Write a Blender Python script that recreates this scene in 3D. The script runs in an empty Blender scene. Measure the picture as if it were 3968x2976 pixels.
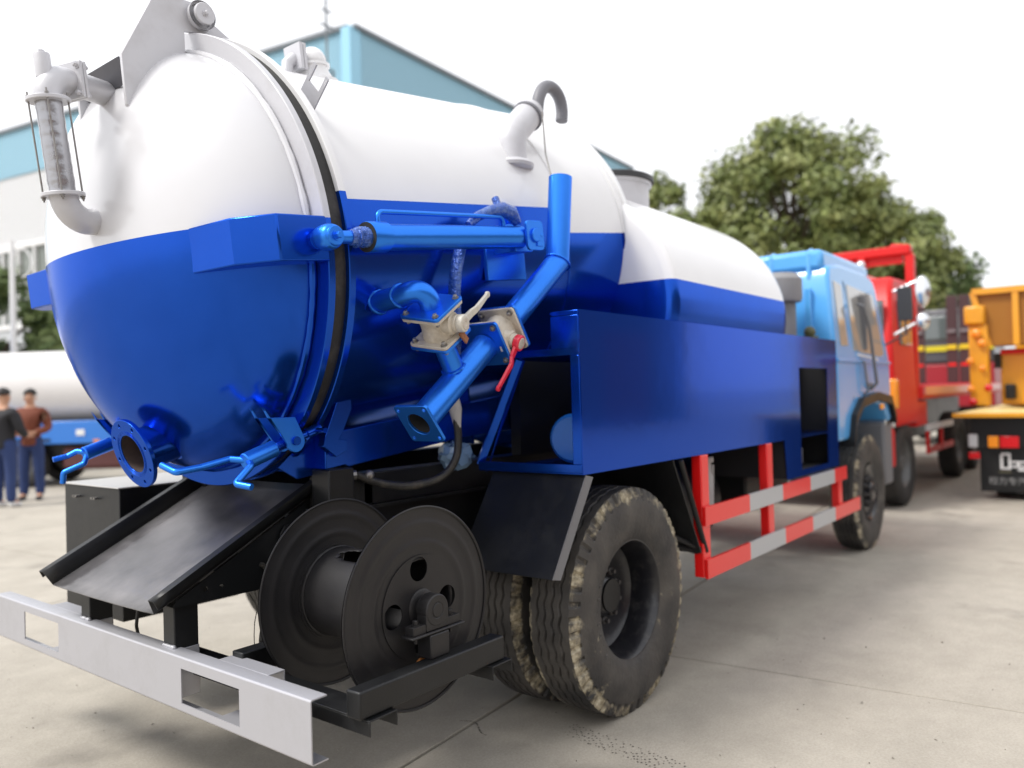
import bpy, bmesh, math, random
from mathutils import Vector, Matrix
random.seed(7)
R_ = math.radians
SC = bpy.context.scene
COL = SC.collection

# ------------------------------------------------------------------ camera
def cam_axes(yaw, pitch, roll):
    cy, sy = math.cos(yaw), math.sin(yaw)
    f = Vector((cy*math.cos(pitch), sy*math.cos(pitch), math.sin(pitch)))
    r0 = Vector((sy, -cy, 0)); u0 = r0.cross(f)
    r = math.cos(roll)*r0 + math.sin(roll)*u0
    u = -math.sin(roll)*r0 + math.cos(roll)*u0
    return r, u, f
CR, CU, CF = cam_axes(R_(38.274), R_(0.844), R_(-1.604))
cd = bpy.data.cameras.new('camera'); cam = bpy.data.objects.new('camera', cd); COL.objects.link(cam)
cam.matrix_world = Matrix(((CR.x, CU.x, -CF.x, 0), (CR.y, CU.y, -CF.y, 0), (CR.z, CU.z, -CF.z, 1.4306), (0, 0, 0, 1)))
cd.sensor_width = 36; cd.lens = 28.152; cd.clip_start = 0.05; cd.clip_end = 3000
cd.dof.use_dof = True; cd.dof.focus_distance = 2.7; cd.dof.aperture_fstop = 1.35
SC.camera = cam

# ------------------------------------------------------------------ sky, sun, exposure (bright overcast day)
W = bpy.data.worlds.new('World'); SC.world = W; W.use_nodes = True
nt = W.node_tree; nt.nodes.clear()
sky = nt.nodes.new('ShaderNodeTexSky'); sky.sky_type = 'NISHITA'; sky.sun_disc = False
SUN_EL, SUN_AZ = R_(54), R_(152)      # azimuth of the sun in the ground plane, from +x towards +y
sky.sun_elevation = SUN_EL; sky.sun_rotation = R_(90) - SUN_AZ
sky.dust_density = 4.0; sky.air_density = 1.0; sky.ozone_density = 1.0
hs = nt.nodes.new('ShaderNodeHueSaturation'); hs.inputs['Saturation'].default_value = 0.12
mx = nt.nodes.new('ShaderNodeMix'); mx.data_type = 'RGBA'; mx.inputs[0].default_value = 0.72
mx.inputs[7].default_value = (11.0, 11.1, 11.5, 1)         # the even white cloud cover
bg = nt.nodes.new('ShaderNodeBackground'); bg.inputs['Strength'].default_value = 0.072
wo = nt.nodes.new('ShaderNodeOutputWorld')
nt.links.new(sky.outputs[0], hs.inputs['Color']); nt.links.new(hs.outputs[0], mx.inputs[6])
nt.links.new(mx.outputs[2], bg.inputs['Color']); nt.links.new(bg.outputs[0], wo.inputs[0])
sd = bpy.data.lights.new('sun', 'SUN'); sd.energy = 1.5; sd.angle = R_(16); sd.color = (1, .965, .91)
sun = bpy.data.objects.new('sun', sd); COL.objects.link(sun)
sv = Vector((math.cos(SUN_EL)*math.cos(SUN_AZ), math.cos(SUN_EL)*math.sin(SUN_AZ), math.sin(SUN_EL)))
sun.rotation_euler = sv.to_track_quat('Z', 'Y').to_euler()
vs = SC.view_settings; vs.view_transform = 'Standard'; vs.look = 'None'; vs.exposure = 1.0; vs.gamma = 1.0
SC.cycles.max_bounces = 8; SC.cycles.diffuse_bounces = 3; SC.cycles.glossy_bounces = 4
SC.cycles.use_denoising = True

# ------------------------------------------------------------------ materials
MATS = {}
def mat(name, base, rough=.5, metal=0., coat=0., coat_r=.1, spec=.5, var=None, vscale=6., bump=0., bscale=60., dirt=None, dscale=2., damt=.35, trans=0., emis=None, rvar=0.):
    """principled paint/metal; var = second colour mixed by noise, dirt = third colour in soft patches, bump = fine relief"""
    m = bpy.data.materials.new(name); m.use_nodes = True
    t = m.node_tree; p = t.nodes['Principled BSDF']
    p.inputs['Roughness'].default_value = rough; p.inputs['Metallic'].default_value = metal
    p.inputs['Coat Weight'].default_value = coat; p.inputs['Coat Roughness'].default_value = coat_r
    p.inputs['Specular IOR Level'].default_value = spec
    if trans: p.inputs['Transmission Weight'].default_value = trans
    if emis: p.inputs['Emission Color'].default_value = (*emis[:3], 1); p.inputs['Emission Strength'].default_value = emis[3]
    p.inputs['Base Color'].default_value = (*base, 1)
    tc = t.nodes.new('ShaderNodeTexCoord'); src = tc.outputs['Object']
    col = None
    if var:
        n = t.nodes.new('ShaderNodeTexNoise'); n.inputs['Scale'].default_value = vscale; n.inputs['Detail'].default_value = 6; n.inputs['Roughness'].default_value = .6
        t.links.new(src, n.inputs['Vector'])
        r = t.nodes.new('ShaderNodeValToRGB'); r.color_ramp.elements[0].position = .32; r.color_ramp.elements[1].position = .68
        r.color_ramp.elements[0].color = (*base, 1); r.color_ramp.elements[1].color = (*var, 1)
        t.links.new(n.outputs['Fac'], r.inputs['Fac']); col = r.outputs['Color']
    if dirt:
        n = t.nodes.new('ShaderNodeTexNoise'); n.inputs['Scale'].default_value = dscale; n.inputs['Detail'].default_value = 9; n.inputs['Roughness'].default_value = .68
        t.links.new(src, n.inputs['Vector'])
        mr = t.nodes.new('ShaderNodeMapRange'); mr.inputs[1].default_value = .5; mr.inputs[2].default_value = .72; mr.inputs[4].default_value = damt
        t.links.new(n.outputs['Fac'], mr.inputs[0])
        x = t.nodes.new('ShaderNodeMix'); x.data_type = 'RGBA'; x.inputs[6].default_value = (*base, 1); x.inputs[7].default_value = (*dirt, 1)
        if col: t.links.new(col, x.inputs[6])
        t.links.new(mr.outputs[0], x.inputs[0]); col = x.outputs[2]
        ra = t.nodes.new('ShaderNodeMath'); ra.operation = 'MULTIPLY_ADD'; ra.inputs[1].default_value = .35; ra.inputs[2].default_value = rough
        t.links.new(mr.outputs[0], ra.inputs[0]); t.links.new(ra.outputs[0], p.inputs['Roughness'])
    if col: t.links.new(col, p.inputs['Base Color'])
    if bump:
        n = t.nodes.new('ShaderNodeTexNoise'); n.inputs['Scale'].default_value = bscale; n.inputs['Detail'].default_value = 4
        t.links.new(src, n.inputs['Vector'])
        b = t.nodes.new('ShaderNodeBump'); b.inputs['Strength'].default_value = bump; b.inputs['Distance'].default_value = .01
        t.links.new(n.outputs['Fac'], b.inputs['Height']); t.links.new(b.outputs[0], p.inputs['Normal'])
    MATS[name] = m
    return m
BLUE = mat('blue_metallic_paint', (.006, .068, .45), .20, .84, .14, .08, var=(.008, .078, .50), vscale=3, bump=.06, bscale=2.6)
BLUEP = mat('blue_pipe_paint', (.025, .20, .80), .32, .80, .15, .2, var=(.03, .22, .84), vscale=4, bump=.05, bscale=30)
BLUE2 = mat('blue_panel_paint', (.007, .060, .45), .13, .78, .18, .05, bump=.22, bscale=1.8)
for m_ in (BLUE, BLUEP, BLUE2): m_.node_tree.nodes['Principled BSDF'].inputs['Specular Tint'].default_value = (.42, .58, 1.0, 1)
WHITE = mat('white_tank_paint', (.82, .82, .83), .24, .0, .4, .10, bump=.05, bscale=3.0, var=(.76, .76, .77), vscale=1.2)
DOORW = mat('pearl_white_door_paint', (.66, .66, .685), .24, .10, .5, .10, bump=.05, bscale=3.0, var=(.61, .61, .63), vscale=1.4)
SILVER = mat('silver_grey_paint', (.44, .44, .47), .42, .35, .2, .3, bump=.04, bscale=120, dirt=(.36, .35, .35), dscale=3, damt=.5)
LGREY = mat('light_grey_paint', (.56, .56, .59), .42, .15, .2, .3, bump=.05, bscale=90, dirt=(.42, .41, .42), dscale=5, damt=.4)
BLACK = mat('black_chassis_paint', (.008, .0085, .0095), .42, 0, .05, .3, spec=.35, bump=.06, bscale=160, dirt=(.03, .03, .03), dscale=4, damt=.4)
BLACKD = mat('black_reel_paint', (.013, .0125, .014), .46, .1, .05, .35, spec=.4, bump=.10, bscale=240, var=(.019, .018, .019), vscale=7)
CHUTE = mat('dust_and_sheen_sheet', (.055, .053, .055), .36, .0, .4, .3, var=(.13, .124, .127), vscale=4.5, dirt=(.22, .21, .213), dscale=2.2, damt=.9, bump=.05, bscale=40)  # pale patches mix real dust with sky sheen put into the colour
RUB = mat('black_rubber_seal', (.015, .014, .013), .6, bump=.2, bscale=60, dirt=(.12, .11, .10), dscale=6, damt=.6)
HOSE = mat('black_hose_rubber', (.02, .019, .018), .45, dirt=(.14, .12, .09), dscale=20, damt=.5)
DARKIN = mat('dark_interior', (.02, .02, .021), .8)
CAST = mat('cast_aluminium', (.60, .55, .47), .55, .35, bump=.35, bscale=90, dirt=(.33, .27, .2), dscale=14, damt=.6)
STEEL = mat('bare_bolt_steel', (.30, .29, .28), .4, .8, dirt=(.12, .08, .05), dscale=40, damt=.6)
RUSTY = mat('rusty_copper', (.32, .13, .06), .6, .3, dirt=(.1, .05, .03), dscale=60, damt=.8)
RED = mat('red_guard_paint', (.85, .008, .008), .35, 0, .4, .15, bump=.04, bscale=30)
REDH = mat('red_plastic_grip', (.72, .02, .05), .35, 0, .3)
GREYB = mat('grey_guard_paint', (.47, .48, .50), .4, .1, .2)
FOIL = mat('crumpled_masking_foil', (.40, .40, .42), .24, .75, bump=.35, bscale=16, dirt=(.25, .24, .24), dscale=7, damt=.3)
WRAP = mat('overpainted_plastic_wrap', (.03, .10, .42), .25, .35, .5, .1, bump=1.0, bscale=70, dirt=(.2, .3, .5), dscale=30, damt=.6)
TAPE = mat('grey_plastic_tape', (.45, .44, .43), .35, bump=.8, bscale=50)
SKYB = mat('light_blue_cab_paint', (.09, .38, .80), .3, 0, .6, .1, bump=.02, bscale=10)
CABGLASS = mat('reflection_grey_cab_glass', (.36, .35, .33), .12, 0, .5, .05, spec=.7)  # grey base colour carries the reflected sky and buildings
GLASS = mat('dark_window_glass', (.10, .12, .12), .06, 0, .5, .03, spec=.8)
GREYP = mat('grey_plastic', (.16, .16, .17), .6, bump=.1, bscale=60)
AMBER = mat('amber_lens', (.85, .28, .02), .2, 0, .5)
REDL = mat('red_lens', (.6, .01, .015), .2, 0, .5)
YEL = mat('yellow_orange_paint', (.72, .32, .008), .38, 0, .4, .15, dirt=(.45, .2, .02), dscale=3, damt=.4)
YELP = mat('pale_yellow_deck', (.78, .62, .26), .5, dirt=(.6, .42, .15), dscale=5, damt=.5)
TRED = mat('truck_red_paint', (.60, .010, .010), .5, 0, .1, .2, spec=.3)
DRED = mat('dark_maroon_paint', (.035, .008, .010), .5)
CHROME = mat('mirror_chrome', (.72, .73, .75), .15, .9)
WHITEP = mat('white_marking_paint', (.75, .75, .75), .5)
YELM = mat('yellow_marking', (.6, .5, .01), .5)
TBLUE = mat('tanker_blue_paint', (.02, .18, .62), .35, 0, .4)
TWHITE = mat('tanker_white_paint', (.70, .68, .67), .35, 0, .3, dirt=(.6, .55, .52), dscale=1, damt=.4)
BARK = mat('bark', (.09, .065, .045), .9, bump=.6, bscale=25)
SKIN = mat('skin', (.50, .27, .17), .55)
HAIR = mat('black_hair', (.012, .010, .009), .55)
JBROWN = mat('brown_jacket_cloth', (.17, .045, .022), .8, bump=.4, bscale=25)
JBLACK = mat('black_jacket_cloth', (.018, .018, .022), .8, bump=.4, bscale=25)
DENIM = mat('blue_denim', (.02, .04, .13), .85, bump=.3, bscale=60)
SHOEW = mat('white_shoe', (.7, .7, .7), .5)
SHOEB = mat('dark_shoe', (.03, .03, .035), .5)

def concrete():
    m = bpy.data.materials.new('worn_concrete'); m.use_nodes = True
    t = m.node_tree; p = t.nodes['Principled BSDF']; L = t.links.new
    g = t.nodes.new('ShaderNodeNewGeometry'); src = g.outputs['Position']
    def noise(sc, det, ro=.6):
        n = t.nodes.new('ShaderNodeTexNoise'); n.inputs['Scale'].default_value = sc; n.inputs['Detail'].default_value = det; n.inputs['Roughness'].default_value = ro
        L(src, n.inputs['Vector']); return n.outputs['Fac']
    def ramp(f, a, b, ca, cb):
        r = t.nodes.new('ShaderNodeValToRGB'); e = r.color_ramp.elements
        e[0].position = a; e[1].position = b; e[0].color = (*ca, 1); e[1].color = (*cb, 1); L(f, r.inputs[0]); return r.outputs[0]
    def mixc(a, b, f, mode='MIX', fac=1.):
        x = t.nodes.new('ShaderNodeMix'); x.data_type = 'RGBA'; x.blend_type = mode
        if f is None: x.inputs[0].default_value = fac
        else: L(f, x.inputs[0])
        L(a, x.inputs[6]); L(b, x.inputs[7]); return x.outputs[2]
    base = ramp(noise(.55, 8, .62), .3, .72, (.36, .33, .28), (.48, .445, .385))
    mid = ramp(noise(3.3, 10, .7), .28, .75, (.74, .73, .71), (1.10, 1.09, 1.08))
    fine = ramp(noise(95, 4, .7), .3, .7, (.80, .79, .78), (1.12, 1.12, 1.12))
    c = mixc(mixc(base, mid, None, 'MULTIPLY', .75), fine, None, 'MULTIPLY', .8)
    oil = ramp(noise(.9, 6, .55), .60, .70, (0, 0, 0), (1, 1, 1))
    dk = t.nodes.new('ShaderNodeRGB'); dk.outputs[0].default_value = (.15, .135, .115, 1)
    of = t.nodes.new('ShaderNodeMath'); of.operation = 'MULTIPLY'; of.inputs[1].default_value = .55; L(oil, of.inputs[0])
    c = mixc(c, dk.outputs[0], of.outputs[0])
    speck = ramp(noise(26, 3, .8), .735, .77, (0, 0, 0), (1, 1, 1))
    sf = t.nodes.new('ShaderNodeMath'); sf.operation = 'MULTIPLY'; sf.inputs[1].default_value = .6; L(speck, sf.inputs[0])
    dk2 = t.nodes.new('ShaderNodeRGB'); dk2.outputs[0].default_value = (.07, .06, .05, 1)
    c = mixc(c, dk2.outputs[0], sf.outputs[0])
    L(c, p.inputs['Base Color']); p.inputs['Roughness'].default_value = .78
    b = t.nodes.new('ShaderNodeBump'); b.inputs['Strength'].default_value = .35; b.inputs['Distance'].default_value = .004
    L(noise(130, 5, .7), b.inputs['Height']); L(b.outputs[0], p.inputs['Normal'])
    return m
CONC = concrete()

def tyre_mat():
    m = bpy.data.materials.new('muddy_tyre_rubber'); m.use_nodes = True
    t = m.node_tree; p = t.nodes['Principled BSDF']; L = t.links.new
    tc = t.nodes.new('ShaderNodeTexCoord'); at = t.nodes.new('ShaderNodeAttribute'); at.attribute_name = 'mud'
    n = t.nodes.new('ShaderNodeTexNoise'); n.inputs['Scale'].default_value = 9; n.inputs['Detail'].default_value = 10; n.inputs['Roughness'].default_value = .7
    L(tc.outputs['Object'], n.inputs['Vector'])
    ad = t.nodes.new('ShaderNodeMath'); ad.operation = 'MULTIPLY_ADD'; ad.inputs[1].default_value = .55; L(at.outputs['Fac'], ad.inputs[0]); L(n.outputs['Fac'], ad.inputs[2])
    r = t.nodes.new('ShaderNodeValToRGB'); r.color_ramp.elements[0].position = .86; r.color_ramp.elements[1].position = 1.06
    nb = t.nodes.new('ShaderNodeTexNoise'); nb.inputs['Scale'].default_value = 2.3; nb.inputs['Detail'].default_value = 3; L(tc.outputs['Object'], nb.inputs['Vector'])
    sb = t.nodes.new('ShaderNodeMath'); sb.operation = 'MULTIPLY_ADD'; sb.inputs[1].default_value = .75; sb.inputs[2].default_value = -.375; L(nb.outputs['Fac'], sb.inputs[0])
    s2 = t.nodes.new('ShaderNodeMath'); s2.operation = 'ADD'; L(ad.outputs[0], s2.inputs[0]); L(sb.outputs[0], s2.inputs[1]); L(s2.outputs[0], r.inputs[0])
    n2 = t.nodes.new('ShaderNodeTexNoise'); n2.inputs['Scale'].default_value = 45; n2.inputs['Detail'].default_value = 8; L(tc.outputs['Object'], n2.inputs['Vector'])
    r2 = t.nodes.new('ShaderNodeValToRGB'); e = r2.color_ramp.elements; e[0].color = (.18, .15, .095, 1); e[1].color = (.46, .405, .29, 1); e[0].position = .35; e[1].position = .65; L(n2.outputs['Fac'], r2.inputs[0])
    n3 = t.nodes.new('ShaderNodeTexNoise'); n3.inputs['Scale'].default_value = 5; n3.inputs['Detail'].default_value = 8; L(tc.outputs['Object'], n3.inputs['Vector'])
    r3 = t.nodes.new('ShaderNodeValToRGB'); e = r3.color_ramp.elements; e[0].color = (.022, .021, .022, 1); e[1].color = (.085, .077, .068, 1); e[0].position = .35; e[1].position = .72; L(n3.outputs['Fac'], r3.inputs[0])
    x = t.nodes.new('ShaderNodeMix'); x.data_type = 'RGBA'; L(r.outputs[0], x.inputs[0]); L(r3.outputs[0], x.inputs[6]); L(r2.outputs[0], x.inputs[7])
    L(x.outputs[2], p.inputs['Base Color']); p.inputs['Roughness'].default_value = .58
    b = t.nodes.new('ShaderNodeBump'); b.inputs['Strength'].default_value = .5; b.inputs['Distance'].default_value = .006; L(n2.outputs['Fac'], b.inputs['Height']); L(b.outputs[0], p.inputs['Normal'])
    return m
TYRE = tyre_mat()

def clad(name, c1, c2, scale):
    """ribbed steel cladding: ribs run up the wall, wave along the object's local x"""
    m = bpy.data.materials.new(name); m.use_nodes = True
    t = m.node_tree; p = t.nodes['Principled BSDF']; L = t.links.new
    tc = t.nodes.new('ShaderNodeTexCoord')
    w = t.nodes.new('ShaderNodeTexWave'); w.wave_type = 'BANDS'; w.bands_direction = 'X'; w.inputs['Scale'].default_value = scale; L(tc.outputs['Object'], w.inputs['Vector'])
    r = t.nodes.new('ShaderNodeValToRGB'); e = r.color_ramp.elements; e[0].color = (*c1, 1); e[1].color = (*c2, 1); e[0].position = .25; e[1].position = .55; L(w.outputs['Fac'], r.inputs[0])
    L(r.outputs[0], p.inputs['Base Color']); p.inputs['Roughness'].default_value = .5
    b = t.nodes.new('ShaderNodeBump'); b.inputs['Strength'].default_value = .8; b.inputs['Distance'].default_value = .05; L(w.outputs['Fac'], b.inputs['Height']); L(b.outputs[0], p.inputs['Normal'])
    return m
CLADB = clad('blue_ribbed_cladding', (.28, .55, .71), (.40, .67, .82), 5.)
CLADW = clad('white_ribbed_cladding', (.76, .77, .79), (.87, .88, .89), 5.)

def leaf_mat(name, a, b, c):
    m = bpy.data.materials.new(name); m.use_nodes = True
    t = m.node_tree; p = t.nodes['Principled BSDF']; L = t.links.new
    g = t.nodes.new('ShaderNodeNewGeometry')
    n = t.nodes.new('ShaderNodeTexNoise'); n.inputs['Scale'].default_value = .9; n.inputs['Detail'].default_value = 5; L(g.outputs['Position'], n.inputs['Vector'])
    r = t.nodes.new('ShaderNodeValToRGB'); e = r.color_ramp.elements; e[0].color = (*a, 1); e[1].color = (*c, 1); e[0].position = .3; e[1].position = .7
    k = r.color_ramp.elements.new(.5); k.color = (*b, 1); L(n.outputs['Fac'], r.inputs[0]); L(r.outputs[0], p.inputs['Base Color'])
    p.inputs['Roughness'].default_value = .5; p.inputs['Subsurface Weight'].default_value = 0
    return m
LEAF1 = leaf_mat('olive_green_leaves', (.10, .14, .035), (.19, .225, .065), (.30, .32, .11))
LEAF2 = leaf_mat('deep_green_leaves', (.06, .105, .03), (.12, .175, .055), (.20, .25, .09))

# ------------------------------------------------------------------ mesh helpers
class MB:
    def __init__(s): s.v = []; s.f = []; s.m = []; s.k = 0
    def mi(s, k): s.k = k; return s
    def add(s, vs, fs):
        b = len(s.v); s.v += [tuple(x) for x in vs]; s.f += [tuple(i+b for i in q) for q in fs]; s.m += [s.k]*len(fs); return s
    def obox(s, c, a, b, d):
        c, a, b, d = Vector(c), Vector(a), Vector(b), Vector(d)
        if a.cross(b).dot(d) < 0: a = -a
        vs = [c + i*a + j*b + k*d for i in (-1, 1) for j in (-1, 1) for k in (-1, 1)]
        return s.add(vs, [(0, 1, 3, 2), (4, 6, 7, 5), (0, 4, 5, 1), (2, 3, 7, 6), (0, 2, 6, 4), (1, 5, 7, 3)])
    def box(s, p, q):
        p, q = Vector(p), Vector(q); c = (p+q)/2; h = (q-p)/2
        return s.obox(c, (h.x, 0, 0), (0, h.y, 0), (0, 0, h.z))
    def tube(s, pts, r, n=16, cap=True, closed=False, flat=None):
        pts = [Vector(p) for p in pts]; N = len(pts); rs = r if isinstance(r, (list, tuple)) else [r]*N
        tans = []
        for i in range(N):
            if closed: t = pts[(i+1) % N] - pts[i-1]
            else: t = pts[min(i+1, N-1)] - pts[max(i-1, 0)]
            tans.append(t.normalized())
        up = Vector((0, 0, 1)) if abs(tans[0].z) < .9 else Vector((1, 0, 0))
        u = tans[0].cross(up).normalized(); vs = []
        for i in range(N):
            t = tans[i]; u = (u - t*u.dot(t)).normalized(); w = t.cross(u)
            for j in range(n):
                a = 2*math.pi*j/n
                vs.append(pts[i] + (u*math.cos(a) + w*math.sin(a)*(flat or 1))*rs[i])
        fs = []
        M = N if closed else N-1
        for i in range(M):
            for j in range(n):
                a = i*n+j; b = i*n+(j+1) % n; c = ((i+1) % N)*n+(j+1) % n; d = ((i+1) % N)*n+j
                fs.append((a, b, c, d))
        if cap and not closed:
            fs.append(tuple(range(n-1, -1, -1))); fs.append(tuple((N-1)*n+j for j in range(n)))
        return s.add(vs, fs)
    def cyl(s, p, q, r, n=24, r2=None): return s.tube([p, q], [r, r if r2 is None else r2], n)
    def pipe(s, pts, r, wall=.006, n=24, ends=(True, True)):
        """open-ended hollow pipe"""
        pts = [Vector(p) for p in pts]
        b0 = len(s.v); s.tube(pts, r, n, cap=False); b1 = len(s.v); s.tube(pts, r-wall, n, cap=False)
        for q in range(len(s.f)-(len(pts)-1)*n, len(s.f)): s.f[q] = tuple(reversed(s.f[q]))
        N = len(pts)
        for e in (0, N-1):
            for j in range(n):
                a = b0+e*n+j; b = b0+e*n+(j+1) % n; c = b1+e*n+(j+1) % n; d = b1+e*n+j
                s.f.append((a, d, c, b) if e == 0 else (a, b, c, d)); s.m.append(s.k)
        return s
    def lathe(s, prof, o, ax, n=48, closed=False):
        """prof: list of (radius, offset along axis)"""
        o = Vector(o); ax = Vector(ax).normalized()
        up = Vector((0, 0, 1)) if abs(ax.z) < .9 else Vector((1, 0, 0))
        u = ax.cross(up).normalized(); w = ax.cross(u); vs = []; idx = []
        for (r, t) in prof:
            if r < 1e-6: idx.append([len(vs)]); vs.append(o+ax*t)
            else:
                idx.append(list(range(len(vs), len(vs)+n)))
                vs += [o + ax*t + (u*math.cos(2*math.pi*j/n) + w*math.sin(2*math.pi*j/n))*r for j in range(n)]
        fs = []; P = len(prof)
        for i in range(P if closed else P-1):
            A, B_ = idx[i], idx[(i+1) % P]
            for j in range(n):
                k = (j+1) % n
                if len(A) == 1 and len(B_) == 1: continue
                if len(A) == 1: fs.append((A[0], B_[k], B_[j]))
                elif len(B_) == 1: fs.append((A[j], A[k], B_[0]))
                else: fs.append((A[j], A[k], B_[k], B_[j]))
        return s.add(vs, fs)
    def plate(s, poly, o, u, v, th, holes=()):
        """flat plate with holes: poly and holes are 2-D loops in (u, v); thickness th along u x v"""
        o, u, v = Vector(o), Vector(u), Vector(v); w = u.cross(v).normalized()*th
        loops = [list(poly)] + [list(h) for h in holes]
        bm = bmesh.new(); vl = []
        for lp in loops:
            q = [bm.verts.new((x, y, 0)) for x, y in lp]; vl.append(q)
            for i in range(len(q)): bm.edges.new((q[i], q[(i+1) % len(q)]))
        bmesh.ops.triangle_fill(bm, use_beauty=True, use_dissolve=False, edges=bm.edges[:])
        bm.verts.index_update(); bm.normal_update()
        base = [x.co.copy() for x in bm.verts]; n = len(base); fs = []
        for f in bm.faces:
            ids = [x.index for x in f.verts]
            if f.normal.z < 0: ids.reverse()
            fs.append(tuple(i+n for i in ids)); fs.append(tuple(reversed(ids)))
        for q, lp in zip(vl, loops):
            ar = sum(lp[i][0]*lp[(i+1) % len(lp)][1]-lp[(i+1) % len(lp)][0]*lp[i][1] for i in range(len(lp)))
            ccw = (ar > 0) == (q is vl[0])
            for i in range(len(q)):
                a, b = q[i].index, q[(i+1) % len(q)].index
                fs.append((a, b, b+n, a+n) if ccw else (b, a, a+n, b+n))
        bm.free()
        vs = [o+u*c.x+v*c.y for c in base] + [o+u*c.x+v*c.y+w for c in base]
        return s.add(vs, fs)
    def sphere(s, c, r, n=24, m=14, sc=(1, 1, 1)):
        c = Vector(c); vs = [c+Vector((0, 0, r*sc[2]))]
        for i in range(1, m):
            a = math.pi*i/m
            for j in range(n):
                b = 2*math.pi*j/n; vs.append(c+Vector((r*sc[0]*math.sin(a)*math.cos(b), r*sc[1]*math.sin(a)*math.sin(b), r*sc[2]*math.cos(a))))
        vs.append(c-Vector((0, 0, r*sc[2]))); fs = []
        for j in range(n):
            k = (j+1) % n; fs.append((0, 1+j, 1+k)); fs.append((len(vs)-1, 1+(m-2)*n+k, 1+(m-2)*n+j))
            for i in range(m-2): fs.append((1+i*n+j, 1+(i+1)*n+j, 1+(i+1)*n+k, 1+i*n+k))
        return s.add(vs, fs)
    def bolt(s, p, ax, r=.009, h=.008):
        p, ax = Vector(p), Vector(ax).normalized()
        s.lathe([(0, 0), (r*1.5, 0), (r*1.5, h*.25), (r*.2, h*.25)], p, ax, 16)
        s.lathe([(r, h*.25), (r, h*1.1), (r*.82, h*1.25), (0, h*1.25)], p, ax, 6); return s
    def mesh(s, name):
        me = bpy.data.meshes.new(name); me.from_pydata([tuple(x) for x in s.v], [], s.f); me.polygons.foreach_set('material_index', s.m); me.update(); return me

def arc(path, rad, n=8):
    """polyline with rounded corners"""
    P = [Vector(p) for p in path]; out = [P[0]]
    for i in range(1, len(P)-1):
        a = (P[i-1]-P[i]); b = (P[i+1]-P[i]); r = rad[i-1] if isinstance(rad, (list, tuple)) else rad
        an = a.normalized(); bn = b.normalized(); th = an.angle(bn); t = min(r/math.tan(th/2), a.length*.49 if i > 1 else a.length*.98, b.length*.49 if i < len(P)-2 else b.length*.98)
        r = t*math.tan(th/2); bis = (an+bn).normalized(); c = P[i]+bis*(r/math.sin(th/2))
        p0 = P[i]+an*t; p1 = P[i]+bn*t; v0 = p0-c; v1 = p1-c; ang = v0.angle(v1); ax = v0.cross(v1)
        if ax.length < 1e-9: out.append(P[i]); continue
        ax.normalize()
        for k in range(n+1): out.append(c+Matrix.Rotation(ang*k/n, 3, ax) @ v0)
    out.append(P[-1]); return out
def circ(r, n=32, c=(0, 0)): return [(c[0]+r*math.cos(2*math.pi*i/n), c[1]+r*math.sin(2*math.pi*i/n)) for i in range(n)]
def rrect(x0, y0, x1, y1, r, n=4):
    out = []
    for (cx, cy, a0) in ((x1-r, y1-r, 0), (x0+r, y1-r, 90), (x0+r, y0+r, 180), (x1-r, y0+r, 270)):
        for k in range(n+1): a = R_(a0+90*k/n); out.append((cx+r*math.cos(a), cy+r*math.sin(a)))
    return out
def finish(me, smooth=35):
    if smooth:
        me.polygons.foreach_set('use_smooth', [True]*len(me.polygons)); me.set_sharp_from_angle(angle=R_(smooth))
def put(name, me, mats, parent=None, loc=(0, 0, 0), local=False, bevel=0., smooth=35, label=None, cat=None, group=None, kind=None):
    if isinstance(me, MB): me = me.mesh(name)
    if not len(me.materials):
        for m in (mats if isinstance(mats, (list, tuple)) else [mats]): me.materials.append(m)
        finish(me, smooth)
    o = bpy.data.objects.new(name, me); COL.objects.link(o)
    if parent:
        o.parent = parent
        if not local: o.matrix_parent_inverse = Matrix.Translation(-base_loc(parent))
    o.location = loc
    if bevel:
        b = o.modifiers.new('edge', 'BEVEL'); b.width = bevel; b.segments = 2; b.limit_method = 'ANGLE'; b.angle_limit = R_(40); b.harden_normals = False
    tag(o, label, cat, group, kind); return o
def base_loc(o): return o.location.copy()
def tag(o, label=None, cat=None, group=None, kind=None):
    if label: o['label'] = label
    if cat: o['category'] = cat
    if group: o['group'] = group
    if kind: o['kind'] = kind
    return o
def thing(name, loc, label, cat, group=None):
    o = bpy.data.objects.new(name, None); COL.objects.link(o); o.location = loc; o.empty_display_size = .2
    return tag(o, label, cat, group)
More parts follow.
